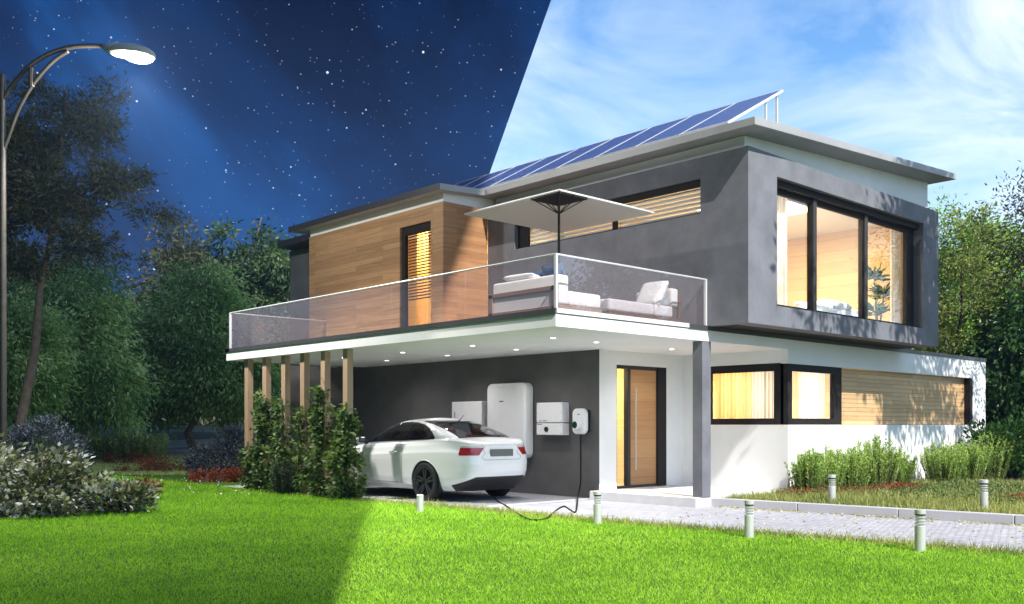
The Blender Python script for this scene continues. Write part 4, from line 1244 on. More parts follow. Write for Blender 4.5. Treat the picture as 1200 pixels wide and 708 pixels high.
    for v in vv:
        x, y = outline(interp(v, SR), interp(v, SF), interp(v, WG), 520, 3.6)
        zb2 = deck_s(y) - 0.012
        z = zb2 * (1 - v) + v * 1.445
        gr.append(np.column_stack([x, y, z]))
    ng = len(gr)
    xb2, yb2, zb2 = gr[-1].T
    for k in np.linspace(0.95, 0, 16):
        cy = np.clip(yb2, 1.75, 1.95)
        gr.append(np.column_stack([xb2 * k, cy + (yb2 - cy) * k, np.full(len(xb2), 1.445 + 0.040 * (1 - k ** 2))]))
    H = np.array(gr)
    HN = np.cross(np.roll(H, -1, axis=1) - np.roll(H, 1, axis=1), np.gradient(H, axis=0))
    HN /= (np.linalg.norm(HN, axis=2, keepdims=True) + 1e-9)
    if (HN[20] * (H[20] - np.array([0, 1.9, 1.2]))).sum() < 0: HN = -HN
    SIDE_B = ([0.8, 1.6, 2.4, 3.2], [1.105, 1.088, 1.058, 1.02])
    SIDE_T = ([0.90, 0.97, 1.07, 1.20, 1.40, 1.62, 1.85, 2.2, 2.5, 2.8, 3.02, 3.16], [1.09, 1.14, 1.205, 1.275, 1.345, 1.382, 1.392, 1.372, 1.312, 1.215, 1.12, 1.03])
    def sidef(g):
        def f_(x, y, z, N):
            b_ = np.interp(y, *SIDE_B); t_ = np.interp(y, *SIDE_T)
            r_ = np.minimum(np.minimum(y - (0.95 - g), 3.14 + g - y), np.minimum(z - (b_ - g), t_ + g * 1.1 - z))
            return np.minimum(r_, (absx(N[:, 0]) - 0.22) * 0.5)
        return f_
    def rearf(g):
        return lambda x, y, z, N: np.minimum(np.minimum(np.minimum(z - (1.130 - g), 1.405 + g - z), np.interp(z, [1.12, 1.40], [0.575, 0.535]) + g * 1.5 - absx(x)), np.minimum(1.75 - y, (-N[:, 1] - 0.12) * 0.5))
    def frontf(x, y, z, N):
        return np.minimum(np.minimum(np.minimum(z - 0.99, 1.41 - z), np.interp(z, [1.0, 1.41], [0.70, 0.54]) - absx(x)), np.minimum(y - 2.05, (N[:, 1] - 0.12) * 0.5))
    GS = Surf.grid(H, HN)
    wsS, GS = GS.cut(frontf)
    rwAll, GS = GS.cut(rearf(0.016))
    rwS, rwT = rwAll.cut(rearf(0.0))
    swAll, GS = GS.cut(sidef(0.013))
    swS, swT = swAll.cut(sidef(-0.010))
    bpS, swS = swS.cut(lambda x, y, z, N: np.minimum(y - (1.70 - (z - 1.08) * 0.35), (1.80 - (z - 1.08) * 0.35) - y))
    GS.emit('roof', 'car_paint')
    for sgn in (-1, 1):
        swS.cut(lambda x, y, z, N: x * sgn)[0].emit('side_window', 'car_glass')
        swT.cut(lambda x, y, z, N: x * sgn)[0].emit('window_trim', 'trim_black', 0.001)
        bpS.cut(lambda x, y, z, N: x * sgn)[0].emit('door_pillar', 'trim_black', 0.001)
    rwT.emit('rear_window_surround', 'trim_black', 0.001)
    rwS.emit('rear_window', 'car_glass')
    wsS.emit('windscreen', 'car_glass')
    # seats and steering wheel
    W_ = lambda a, b, c: (X0 + a, Y0c + b, c)
    for a, b in ((-0.36, 2.05), (0.36, 2.05), (-0.34, 1.15), (0.34, 1.15)):
        m_ = MB()
        m_.obox(W_(a, b, 1.00), (0.22, 0, 0), (0, 0.06, 0.02), (0, -0.05, 0.20))
        st_ = m_.build('seat', 'seat_red', car, bevel=0.05, seg=4)
        MB().obox(W_(a, b - 0.09, 1.235), (0.13, 0, 0), (0, 0.045, 0.01), (0, -0.02, 0.065)).build('headrest', 'seat_red', st_, bevel=0.04, seg=4)
    sw3 = MB()
    sw3.tube([W_(-0.36 + 0.17 * math.cos(k * math.pi / 12), 2.62 + 0.05 * math.sin(k * math.pi / 12), 1.03 + 0.16 * math.sin(k * math.pi / 12)) for k in range(25)], 0.016, 6)
    sw3.build('steering_wheel', 'car_interior', car, smooth='all')
    MB().box(X0 - 0.66, X0 + 0.66, Y0c + 2.85, Y0c + 3.25, 0.90, 1.00).build('dashboard', 'car_interior', car, bevel=0.03, seg=3)
    # wheels
    for wy, wz in WHEELS:
        for sgn in (-1, 1):
            cx = X0 + sgn * 0.82
            o = sgn
            m_ = MB()
            pr = [(0.0, 0.055), (0.055, 0.062), (0.062, 0.045), (0.07, 0.03)]
            m_.lathe([(r, o * h) for r, h in pr], (cx, Y0c + wy, wz), 28, 'x')
            m_.lathe([(0.245, o * 0.095), (0.258, o * 0.10), (0.262, o * 0.07), (0.235, o * 0.03), (0.235, -o * 0.10), (0.0, -o * 0.10)], (cx, Y0c + wy, wz), 36, 'x', caps=False)
            for k in range(5):
                for dth in (-0.16, 0.16):
                    th = 2 * math.pi * k / 5 + 0.3
                    dr = Vector((0, math.cos(th + dth * 0.5), math.sin(th + dth * 0.5)))
                    tg = Vector((0, -dr.z, dr.y))
                    c0 = Vector((cx, Y0c + wy, wz))
                    a0 = c0 + dr * 0.05 + tg * dth * 0.05
                    a1 = c0 + Vector((0, math.cos(th + dth), math.sin(th + dth))) * 0.245
                    d_ = (a1 - a0)
                    m_.obox((a0 + a1) / 2 + Vector((o * 0.065, 0, 0)), d_ / 2, tg * 0.017, Vector((o * 0.02, 0, 0)))
            wl = m_.build('wheel', 'rim_metal', car, smooth=True, weld=False)
            m_ = MB()
            m_.lathe([(0.256, o * 0.10), (0.285, o * 0.112), (0.322, o * 0.108), (0.340, o * 0.09), (0.345, o * 0.06), (0.345, -o * 0.06), (0.338, -o * 0.09), (0.30, -o * 0.11), (0.25, -o * 0.10)], (cx, Y0c + wy, wz), 48, 'x', caps=False)
            m_.build('tyre', 'rubber', wl, smooth=True, weld=False)
            # arch liner and the rolled lip of the arch
            n_ = 40
            lp, ps = MB(), []
            for k in range(n_ + 1):
                th = R_(-24 + 228 * k / n_)
                yy_, zz_ = wy + AR * math.cos(th), wz + AR * math.sin(th)
                dd = np.hypot(G[:nb, :, 1] - yy_, G[:nb, :, 2] - zz_) + 10 * (G[:nb, :, 0] * sgn < 0.4)
                ii = np.unravel_index(np.argmin(dd), dd.shape)
                ps.append(Vector((X0 + G[ii][0] - sgn * 0.004, Y0c + yy_, zz_)))
            ps = [p for p in ps if p.z > 0.19]
            lp.tube(ps, 0.013, 6)
            lp.build('arch_lip', 'car_paint', car, smooth='all')
            ln = MB()
            b_ = []
            for k in range(n_ + 1):
                th = R_(-24 + 228 * k / n_)
                b_ += [(X0 + sgn * 0.45, Y0c + wy + 0.384 * math.cos(th), wz + 0.384 * math.sin(th)), (X0 + sgn * 0.89, Y0c + wy + 0.384 * math.cos(th), wz + 0.384 * math.sin(th))]
            ln.add(b_, [(2 * k, 2 * k + 1, 2 * k + 3, 2 * k + 2) for k in range(n_)])
            ln.add([(X0 + sgn * 0.45, Y0c + wy, wz)] + [b_[2 * k] for k in range(n_ + 1)], [(0, k + 1, k + 2) for k in range(n_)])
            ln.build('wheel_arch', 'black_plastic', car)
    # shut lines: thin dark seams laid on the skin
    def nearest(pred_sgn, y_, z_, rear_=False, x_=None):
        if rear_:
            dd = np.hypot(G[:nb, :, 0] - x_, G[:nb, :, 2] - z_) + 10 * (G[:nb, :, 1] > 0.6)
        else:
            dd = np.hypot(G[:nb, :, 1] - y_, G[:nb, :, 2] - z_) + 10 * (G[:nb, :, 0] * pred_sgn < 0.4)
        ii = np.unravel_index(np.argmin(dd), dd.shape)
        p = G[ii]
        if rear_: return Vector((X0 + x_, Y0c + p[1] - 0.0005, z_))
        return Vector((X0 + p[0] + pred_sgn * 0.0005, Y0c + y_, z_))
    seams = []
    pts = [(-0.44, 1.02), (-0.42, 0.95), (-0.37, 0.86), (-0.46, 0.80), (-0.44, 0.765), (-0.40, 0.745), (0.40, 0.745), (0.44, 0.765), (0.46, 0.80), (0.37, 0.86), (0.42, 0.95), (0.44, 1.02)]
    pl = []
    for (xa, za), (xb3, zb3) in zip(pts[:-1], pts[1:]):
        for k in range(6): pl.append(nearest(0, 0, za + (zb3 - za) * k / 6, True, xa + (xb3 - xa) * k / 6))
    seams.append(pl)
    for sgn in (-1, 1):
        seams.append([nearest(sgn, 1.70 + 0.10 * max(0, 0.5 - q) , 0.30 + 0.72 * q) for q in np.linspace(0, 1, 14)])
        seams.append([nearest(sgn, 3.10 - 0.10 * max(0, 0.4 - q), 0.30 + 0.66 * q) for q in np.linspace(0, 1, 14)])
        seams.append([nearest(sgn, q, 0.31) for q in np.linspace(1.7, 3.05, 20)])
    for q_ in seams: MB().tube(q_, 0.003, 4).build('shut_line', 'black_plastic', car)
    for sgn in (-1, 1):
        p = nearest(sgn, 1.98, 0.86)
        MB().tube([p + Vector((sgn * 0.004, -0.10, 0.004)), p + Vector((sgn * 0.030, -0.07, 0.006)), p + Vector((sgn * 0.030, 0.07, 0.0)), p + Vector((sgn * 0.004, 0.10, -0.004))], 0.012, 8).build('door_handle', 'car_paint', car, smooth='all')
        q = W_(sgn * 0.80, 2.98, 1.055)
        mm = MB()
        mm.obox((X0 + sgn * 0.95, Y0c + 2.98, 1.06), (0.10, 0, 0), (0, 0.06, 0), (0, 0, 0.062))
        mir = mm.build('door_mirror', 'car_paint', car, bevel=0.045, seg=4)
        MB().obox((X0 + sgn * 0.84, Y0c + 3.0, 1.02), (0.06, 0, 0), (0, 0.03, 0), (0, 0, 0.02)).build('mirror_arm', 'black_plastic', mir)
        MB().obox((X0 + sgn * 0.95, Y0c + 2.918, 1.06), (0.085, 0, 0), (0, 0.003, 0), (0, 0, 0.048)).build('mirror_glass', 'car_glass', mir)
    pr_ = nearest(0, 0, 0.86, True, 0.0)
    MB().obox((X0, pr_.y - 0.012, 0.865), (0.265, 0, 0), (0, 0.006, 0.0), (0, 0, 0.062)).build('licence_plate', 'plate_grey', car, bevel=0.004)
    MB().tube([W_(0, 1.22, 1.415), W_(0, 1.17, 1.44), W_(0, 1.06, 1.53)], [0.012, 0.008, 0.005], 6).build('antenna', 'black_plastic', car, smooth='all')
    return car
build_car()

# ---------------------------------------------------------------- bollard lights
def bollard(label, loc):
    b = thing('bollard_light', label, 'bollard light', (0, 0, 0), 'steel bollard lights along the paved path')
    MB().lathe([(0.056, 0.0), (0.056, 0.275), (0.052, 0.28)], (0, 0, 0), 24).build('post', 'steel', b, smooth=True)
    MB().lathe([(0.046, 0.28), (0.046, 0.405)], (0, 0, 0), 24).build('lens', 'lens_glass', b, smooth=True)
    for k in range(3):
        z = 0.30 + k * 0.033
        MB().lathe([(0.056, z), (0.057, z + 0.006), (0.040, z + 0.012), (0.040, z + 0.006), (0.056, z)], (0, 0, 0), 24, caps=False).build('louvre', 'steel', b, smooth=True)
    MB().lathe([(0.034, 0.385), (0.053, 0.39), (0.053, 0.405)], (0, 0, 0), 24).build('reflector', 'black_plastic', b, smooth=True)
    MB().lathe([(0.056, 0.405), (0.057, 0.43), (0.057, 0.448), (0.052, 0.452), (0.0, 0.453)], (0, 0, 0), 24).build('cap', 'steel', b, smooth=True)
    b.location = loc
    return b
bl = [((0.40, -2.85, -0.005), 'steel bollard light at the lawn edge in front of the grey pillar', None),
      ((0.25, -0.55, -0.005), 'steel bollard light at the lawn edge in front of the front door', None),
      ((0.66, -4.80, -0.005), 'largest steel bollard light, at the lawn edge right of the kerb joint', None),
      ((4.37, -1.75, 0.12), 'steel bollard light in the bed in front of the feathery shrubs', None),
      ((4.69, -3.91, 0.12), 'steel bollard light in the bed beside red flowers, far right', None)]
b0 = bollard(bl[0][1], bl[0][0])
for loc, lab, _ in bl[1:]:
    c = copy_tree(b0)
    c.location = loc
    c['label'] = lab
stub = thing('bollard', 'short plain pale bollard in the verge beside the car rear wheel', 'bollard', (-0.40, 2.56, -0.01))
MB().lathe([(0.055, 0.0), (0.055, 0.25), (0.05, 0.255)], (-0.40, 2.56, -0.01), 24).build('post', 'steel', stub, smooth=True)
MB().lathe([(0.057, 0.255), (0.057, 0.27), (0.05, 0.278), (0.0, 0.28)], (-0.40, 2.56, -0.01), 24).build('cap', 'steel', stub, smooth=True)

# ---------------------------------------------------------------- street lamp
LY = 17.0
lb = gp(3, LY)
sl = thing('street_lamp', 'tall street lamp with a curved double arm, lit', 'street lamp', lb)
def L(px, py, dY=0.0):
    q = gp(px, LY + dY)
    return Vector((q.x, q.y, zpx(py, LY + dY)))
MB().tube([lb, L(3, 88)], [0.068, 0.052], 14).build('pole', 'lamp_pole', sl, smooth=True)
MB().tube(smooth_path([L(4, 117), L(14, 101), L(34, 78), L(60, 62), L(90, 54.5), L(128, 54)]), 0.040, 10).build('arm', 'lamp_pole', sl, smooth='all')
MB().tube(smooth_path([L(4, 176), L(10, 160), L(22, 128), L(40, 97), L(62, 72), L(80, 60)]), 0.034, 10).build('arm', 'lamp_pole', sl, smooth='all')
MB().tube([L(37, 80), L(37, 102)], 0.05, 8).build('arm_brace', 'lamp_pole', sl, smooth=True)
hc = L(154, 62)
ax_, fw_ = Vector((CR[0], CR[1], -0.09)).normalized(), Vector((CF[0], CF[1], 0))
def headshape(mb, c, a, b, hh, z0f, z1f, n=32, rows=8, top=True):
    rr = []
    for i in range(rows + 1):
        q = i / rows
        r = math.cos(q * math.pi / 2)
        zz = math.sin(q * math.pi / 2) * hh * (1 if top else -1)
        rr.append([c + ax_ * a * r * math.cos(2 * math.pi * k / n) + fw_ * b * r * math.sin(2 * math.pi * k / n) + Vector((0, 0, zz)) for k in range(n)])
    vs = [p for g in rr for p in g]
    return mb.add(vs, [(i * n + k, i * n + (k + 1) % n, (i + 1) * n + (k + 1) % n, (i + 1) * n + k) for i in range(rows) for k in range(n)])
hm = headshape(MB(), hc, 0.42, 0.24, 0.15, 0, 0)
rim_ = [[hc + ax_ * 0.42 * q * math.cos(2 * math.pi * k / 32) + fw_ * 0.24 * q * math.sin(2 * math.pi * k / 32) + Vector((0, 0, z_)) for k in range(32)] for q, z_ in ((1.0, 0.0), (0.99, -0.05), (0.55, -0.055))]
hm.add([p for g in rim_ for p in g], [(i * 32 + k, i * 32 + (k + 1) % 32, (i + 1) * 32 + (k + 1) % 32, (i + 1) * 32 + k) for i in range(2) for k in range(32)])
hm.tube([hc - ax_ * 0.50 + Vector((0, 0, 0.06)), hc - ax_ * 0.25 + Vector((0, 0, 0.04))], [0.05, 0.13], 14)
head = hm.build('lamp_head', 'lamp_shell', sl, smooth='all')
lc = hc + ax_ * 0.12 + Vector((0, 0, -0.052))
headshape(MB(), lc, 0.27, 0.20, 0.11, 0, 0, top=False).build('lens', 'street_glow', head, smooth='all')
for kind_, watts in (('SPOT', 1900), ('POINT', 650)):
    ld = bpy.data.lights.new('street_lamp_light', kind_)
    ld.energy = watts
    ld.color = (1.0, 0.98, 0.90)
    ld.shadow_soft_size = 0.2
    if kind_ == 'SPOT': ld.spot_size, ld.spot_blend = R_(122), 0.4
    lo = link(bpy.data.objects.new('street_lamp_light', ld))
    lo.location = lc + Vector((0, 0, -0.20)) - lb
    lo.parent = sl

# ---------------------------------------------------------------- unseen leaning block, added behind the viewer to cast the night side's shade
def shade_block():
    YF, YBk, ZT, XL = -9.0, -21.0, 66.0, -52.0
    rt = thing('added_shade_block', 'unseen leaning block added behind the viewer to shade the left of the garden', 'shade block', cam2w(-10, -15, -EYE))
    xr = lambda Y, Z: 0.3553 * Z - 0.116 * Y
    vs = []
    for Z in (-EYE, ZT):
        for X, Y in ((xr(YF, Z), YF), (xr(YBk, Z), YBk), (XL + 0.3553 * Z, YBk), (XL + 0.3553 * Z, YF)): vs.append(cam2w(X, Y, Z))
    MB().add(vs, [(0, 1, 2, 3), (7, 6, 5, 4), (0, 4, 5, 1), (1, 5, 6, 2), (2, 6, 7, 3), (3, 7, 4, 0)]).build('wall', 'shade_block_render', rt)
    for fl in range(17):
        z0 = 1.2 + fl * 3.6
        m_ = MB()
        for k in range(11):
            X = xr(YF, z0) - 2.2 - k * 3.8
            q = [cam2w(X + 0.3553 * dz - dx, YF + dy, z0 + dz) for dy in (-0.02, 0.03) for dx, dz in ((0, 0), (1.9, 0), (1.9, 1.7), (0, 1.7))]
            m_.add(q, [(0, 1, 2, 3), (7, 6, 5, 4), (0, 4, 5, 1), (1, 5, 6, 2), (2, 6, 7, 3), (3, 7, 4, 0)])
        m_.build('block_dark_band', 'frame_dark', rt)
shade_block()

# ---------------------------------------------------------------- planting
VEG = True
if VEG:
    # climbing plants on the carport posts
    def vine(label, y, ztop, wid, n, seed, xoff=0.0):
        rng = np.random.default_rng(seed)
        base = Vector((0.05 + xoff, y, 0.0))
        r = thing('climbing_vine', label, 'climbing plant', base, 'climbing vines on the carport posts')
        nc = int(34 * ztop)
        cz = rng.random(nc) ** 1.1 * ztop
        cth = rng.random(nc) * 6.283
        cw = wid * (1.05 - 0.55 * (cz / ztop) ** 1.3) * np.sqrt(rng.random(nc)) * (0.75 + 0.6 * (rng.random(nc) < 0.2))
        k = rng.integers(0, nc, n)
        th = cth[k] + rng.normal(size=n) * 0.5
        P = np.column_stack([base.x + 0.09 + cw[k] * np.cos(cth[k]) * 0.8, y + cw[k] * np.sin(cth[k]), cz[k]]) + rng.normal(size=(n, 3)) * np.array([0.055, 0.055, 0.075])
        P[:, 2] = np.abs(P[:, 2]) + 0.02
        d = np.column_stack([np.cos(th), np.sin(th), -0.5 + 0.6 * rng.random(n)]) + rng.normal(size=(n, 3)) * 0.4
        cl = 0.5 + 0.5 * np.sin(P[:, 1] * 11 + P[:, 2] * 9 + seed)
        leaves('foliage', P, d, 0.10, 0.065, 'leaf_vine', r, cl * 0.4 + rng.random(n) * 0.6, seed, bend=0.12)
        m_ = MB()
        for k in range(4):
            a = rng.random() * 6.28
            m_.tube([(base.x + 0.1 + 0.12 * math.cos(a + q * 2.2), y + 0.12 * math.sin(a + q * 2.2), q * ztop * 0.9) for q in np.linspace(0, 1, 10)], 0.008, 5)
        m_.build('stem', 'bark', r, smooth='all')
        return r
    vine('climbing vine at the foot of the leftmost carport post', 9.05, 0.75, 0.24, 1000, 41)
    vine('tall climbing vine round the second carport post from the left', 8.40, 1.95, 0.29, 2700, 42)
    vine('climbing vine round the third carport post from the left', 7.72, 1.75, 0.22, 1900, 43)
    vine('thin climbing vine round the fourth carport post from the left', 6.92, 1.60, 0.11, 800, 44)
    vine('climbing vine round the fifth carport post from the left', 6.22, 1.95, 0.24, 2200, 45)
    vine('bushy climbing vine round the carport post nearest the car', 5.42, 1.55, 0.28, 2600, 46)

    def spiky(name, label, base, h, wid, nst, mat, seed, group, leafn=46, leaf=(0.05, 0.016)):
        """upright shrub made of leafy spires"""
        rng = np.random.default_rng(seed)
        base = Vector(base)
        r = thing(name, label, 'shrub', base, group)
        m_ = MB()
        PP, DD, TT = [], [], []
        for k in range(nst):
            a, q = rng.random() * 6.283, math.sqrt(rng.random())
            b_ = Vector((base.x + math.cos(a) * q * wid * 0.7, base.y + math.sin(a) * q * wid * 0.7, base.z))
            hh = h * (0.62 + 0.42 * rng.random()) * (1 - 0.22 * q)
            tp = b_ + Vector((math.cos(a) * q * wid * 0.45 + rng.normal() * 0.03, math.sin(a) * q * wid * 0.45 + rng.normal() * 0.03, hh))
            m_.tube([b_ - Vector((0, 0, 0.02)), b_.lerp(tp, 0.5) + Vector((rng.normal() * 0.02, rng.normal() * 0.02, 0)), tp], [0.006, 0.005, 0.002], 4, caps=False)
            tq = rng.random(leafn) ** 0.85
            p = np.array(b_)[None] * (1 - tq[:, None]) + np.array(tp)[None] * tq[:, None]
            th = rng.random(leafn) * 6.283
            d = np.column_stack([np.cos(th), np.sin(th), 0.55 + 0.6 * rng.random(leafn)])
            PP.append(p); DD.append(d); TT.append(np.full(leafn, rng.random() * 0.45) + rng.random(leafn) * 0.3 + 0.25 * tq)
        leaves('foliage', np.vstack(PP), np.vstack(DD), leaf[0], leaf[1], mat, r, np.concatenate(TT), seed + 1, bend=0.1)
        m_.build('stem', 'bark', r, weld=False)
        return r
    G1 = 'upright feathery shrubs against the white garden wall'
    for k, (x, y, h, wd, nst, lab) in enumerate((
            (5.85, -0.48, 0.86, 0.30, 60, 'dark upright feathery shrub at the corner of the white garden wall'),
            (6.50, -0.45, 0.84, 0.34, 70, 'upright feathery shrub, second from the white wall corner'),
            (7.20, -0.55, 0.90, 0.36, 70, 'upright feathery shrub, third from the white wall corner'),
            (8.05, -0.65, 1.06, 0.42, 110, 'tallest upright feathery shrub left of the gap, below the wood panel'),
            (8.95, -0.60, 0.75, 0.34, 70, 'lower upright feathery shrub just left of the gap in the row'),
            (10.9, -0.70, 0.92, 0.42, 90, 'upright feathery shrub just right of the gap in the row'),
            (11.9, -0.75, 0.96, 0.46, 90, 'upright feathery shrub, second right of the gap in the row'),
            (13.0, -0.80, 1.10, 0.50, 110, 'tall upright feathery shrub below the right end of the wood panel'),
            (14.2, -0.85, 1.00, 0.48, 100, 'upright feathery shrub at the far right end of the white wall'))):
        spiky('feathery_shrub', lab, (x, y, 0.13), h, wd, int(nst * 1.5), 'leaf_rosemary', 60 + k, G1, leafn=84, leaf=(0.046, 0.017))
    spiky('rosemary_bush', 'dark needle leaved bush between the vines on the carport posts', (-0.05, 7.25, 0.0), 0.75, 0.30, 70, 'leaf_rose_dark', 71, None)

    # left foreground shrubs
    b = gp(45, 14.6)
    mound('variegated_shrub', 'large cream edged variegated shrub at the left of the lawn', 'shrub', b,
          [(-0.1, 0, 0.26, 0.95, 0.85, 0.38), (-0.75, 0.4, 0.58, 0.7, 0.65, 0.55), (0.7, -0.40, 0.14, 0.75, 0.7, 0.28), (0.05, 0.3, 0.55, 0.45, 0.45, 0.36)], 8000, (0.105, 0.058), 'leaf_varieg', 81, cl=85, up=0.0)
    b = gp(150, 15.0)
    mound('small_variegated_shrub', 'low variegated shrub at the right of the large cream edged one', 'shrub', b,
          [(0, 0, 0.16, 0.36, 0.36, 0.22)], 1500, (0.10, 0.05), 'leaf_varieg', 82, cl=30)
    b = gp(52, 18.0)
    mound('blue_conifer', 'dark blue grey conifer bush behind the variegated shrub', 'shrub', b,
          [(0, 0, 0.75, 0.72, 0.72, 0.68), (0.35, 0.1, 0.45, 0.5, 0.5, 0.45), (-0.4, 0.2, 0.6, 0.5, 0.5, 0.5)], 15000, (0.065, 0.022), 'leaf_blue', 83, cl=110)
    b = gp(258, 25.0)
    mound('blue_juniper', 'spreading blue grey juniper left of the carport posts', 'shrub', b,
          [(0, 0, 0.40, 0.85, 0.8, 0.42), (0.45, 0.1, 0.75, 0.5, 0.5, 0.45)], 9000, (0.085, 0.03), 'leaf_blue', 84, cl=80)
    for k, (px, Y, ex, ez, n, lab) in enumerate(((262, 23.0, 0.75, 0.20, 2600, 'low red leaved plant in front of the blue juniper'),
                                                 (160, 17.6, 0.34, 0.20, 1000, 'small rusty red plant beside the variegated shrub'),
                                                 (205, 27.5, 1.7, 0.20, 4200, 'long low row of rusty red plants across the far lawn'),
                                                 (136, 33.0, 0.9, 0.22, 1600, 'low red plant in front of the tall reeds'))):
        b = gp(px, Y)
        mound('red_plant', lab, 'plant', b, [(q * ex * CR[0], q * ex * CR[1], ez * 0.6, max(0.22, ex * 0.45), max(0.22, ex * 0.35), ez) for q in (-0.6, 0, 0.6)], n, (0.06, 0.03), 'leaf_red', 90 + k,
              'red leaved plants on the far lawn', cl=40)
    # reeds in front of the rubble wall
    for k, px in enumerate((108, 122, 138, 152, 166, 182)):
        spiky('reed_clump', ['clump of tall yellow green reeds by the pear tree trunk', 'second clump of tall reeds from the pear tree trunk', 'third clump of tall reeds from the pear tree trunk',
                             'fourth clump of tall reeds, left of the rubble wall middle', 'fifth clump of tall reeds in front of the rubble wall', 'rightmost clump of tall reeds in front of the rubble wall'][k],
              gp(px, 36.0), 1.25, 0.42, 40, 'leaf_reed', 100 + k, 'reed clumps in front of the rubble wall', leafn=40, leaf=(0.11, 0.03))
    a, b = gp(60, 42), gp(330, 42)
    dv = (b - a).normalized()
    nv = Vector((-dv.y, dv.x, 0))
    rw_ = MB().obox((a + b) / 2 + Vector((0, 0, 0.62)), (b - a) / 2, nv * 0.25, (0, 0, 0.72)).build('rubble_wall', 'rubble', None, bevel=0.02)
    tag(rw_, 'low grey rubble stone wall behind the reeds', 'wall')
    def far_region(rng, n):
        x, y, Y = cam_polar(rng, n, 26.0, 42.0, 40, 330)
        return np.column_stack([x, y, 0.8 + 0.6 * rng.random(len(x))])
    grass('far_grass', 45000, far_region, 'grass_far', 0.09, 0.022, 14, 0.0, 0.8, label='paler yellowish grass of the far lawn before the rubble wall', cat='grass')
    # daisies
    rng = np.random.default_rng(7)
    n = 170
    x, y, Y = cam_polar(rng, n, 18.0, 30.0, 120, 300)
    P = np.column_stack([x, y, np.full(n, 0.06)])
    d = rng.normal(size=(n, 3)); d[:, 2] = np.abs(d[:, 2]) * 0.3
    tag(leaves('daisies', P, d, 0.038, 0.03, 'petal_white', None, None, 8), 'scattered small white daisies in the far lawn', 'flowers', kind='stuff')

    # trees on the left
    PG = 'pear trees on the left of the garden'
    tree('pear_tree', 'young pear tree with a pale trunk beside the reeds', 'tree', gp(88, 32.0),
         [(0, 0, 3.6, 1.9, 1.9, 2.3), (-1.2, 0.8, 2.7, 1.4, 1.4, 1.6), (0.9, -0.6, 2.5, 1.3, 1.3, 1.4), (0.2, -0.2, 5.6, 1.2, 1.2, 1.3)], 210, 170, 0.62, (0.20, 0.062), 'leaf_pear', 'bark_pale', 0.13, 0.75, 201, PG)
    tree('pear_tree', 'pear tree right of the rubble wall, near the carport', 'tree', gp(232, 38.0),
         [(0, 0, 4.2, 2.3, 2.3, 2.6), (1.3, -0.9, 3.2, 1.6, 1.6, 1.9), (-1.3, 0.9, 3.2, 1.5, 1.5, 1.7), (0.2, 0.2, 6.2, 1.4, 1.4, 1.4)], 230, 180, 0.70, (0.23, 0.07), 'leaf_pear', 'bark', 0.17, 0.75, 202, PG)
    tree('leafy_tree', 'dense tree with narrow leaves at the far left edge', 'tree', gp(4, 27.0),
         [(0, 0, 2.3, 1.4, 1.4, 1.7), (0.4, -0.3, 3.4, 1.1, 1.1, 1.4)], 130, 170, 0.5, (0.17, 0.055), 'leaf_pear', 'bark', 0.13, 0.7, 203)
    tree('olive_tree', 'tall sparse olive coloured tree behind the street lamp', 'tree', gp(14, 23.0),
         [(-0.5, 0.5, 6.6, 1.2, 1.2, 1.0), (0.7, -0.6, 6.9, 1.0, 1.0, 0.9), (0.1, -0.1, 8.1, 1.0, 1.0, 0.75), (1.35, -1.2, 8.5, 0.75, 0.7, 0.85), (1.85, -1.6, 7.3, 0.7, 0.65, 0.6), (2.5, -2.2, 6.5, 0.6, 0.55, 0.2),
          (1.3, -1.1, 5.7, 0.75, 0.6, 0.4), (-0.7, 0.7, 9.1, 0.7, 0.7, 0.7), (1.75, -1.55, 9.3, 0.35, 0.3, 0.35), (0.6, -0.5, 9.2, 0.5, 0.4, 0.4), (2.1, -1.9, 5.3, 0.5, 0.4, 0.2), (0.2, -0.1, 5.2, 0.6, 0.6, 0.4)],
         330, 105, 0.30, (0.15, 0.043), 'leaf_olive', 'bark', 0.15, 0.1, 204, limbs=170, fork=0.36, shell=0.1)
    BG = 'dense trees behind the left garden'
    specs = [(-20, 46, 9.0, 3.4, 'leaf_dark', 'dark bushy tree at the far left edge behind the lamp'),
             (75, 50, 9.8, 3.6, 'leaf_dark', 'dark bushy tree behind the young pear tree'),
             (130, 56, 7.2, 3.4, 'leaf_dark', 'low dark bushy tree between the two pear trees'),
             (178, 60, 7.8, 3.3, 'leaf_dark', 'dark bushy tree above the rubble wall'),
             (222, 52, 12.3, 3.0, 'leaf_olive', 'tall brownish loose tree behind the right pear tree'),
             (255, 60, 10.8, 3.2, 'leaf_dark', 'dark bushy tree behind the brownish loose tree'),
             (300, 54, 13.6, 3.2, 'leaf_dark', 'tallest green tree just left of the house'),
             (345, 58, 12.6, 3.4, 'leaf_dark', 'dark tree behind the left end of the balcony'),
             (30, 64, 12.0, 4.0, 'leaf_dark', 'tall dark tree far behind the olive coloured tree'),
             (400, 62, 10.0, 4.0, 'leaf_dark', 'dark tree hidden behind the carport')]
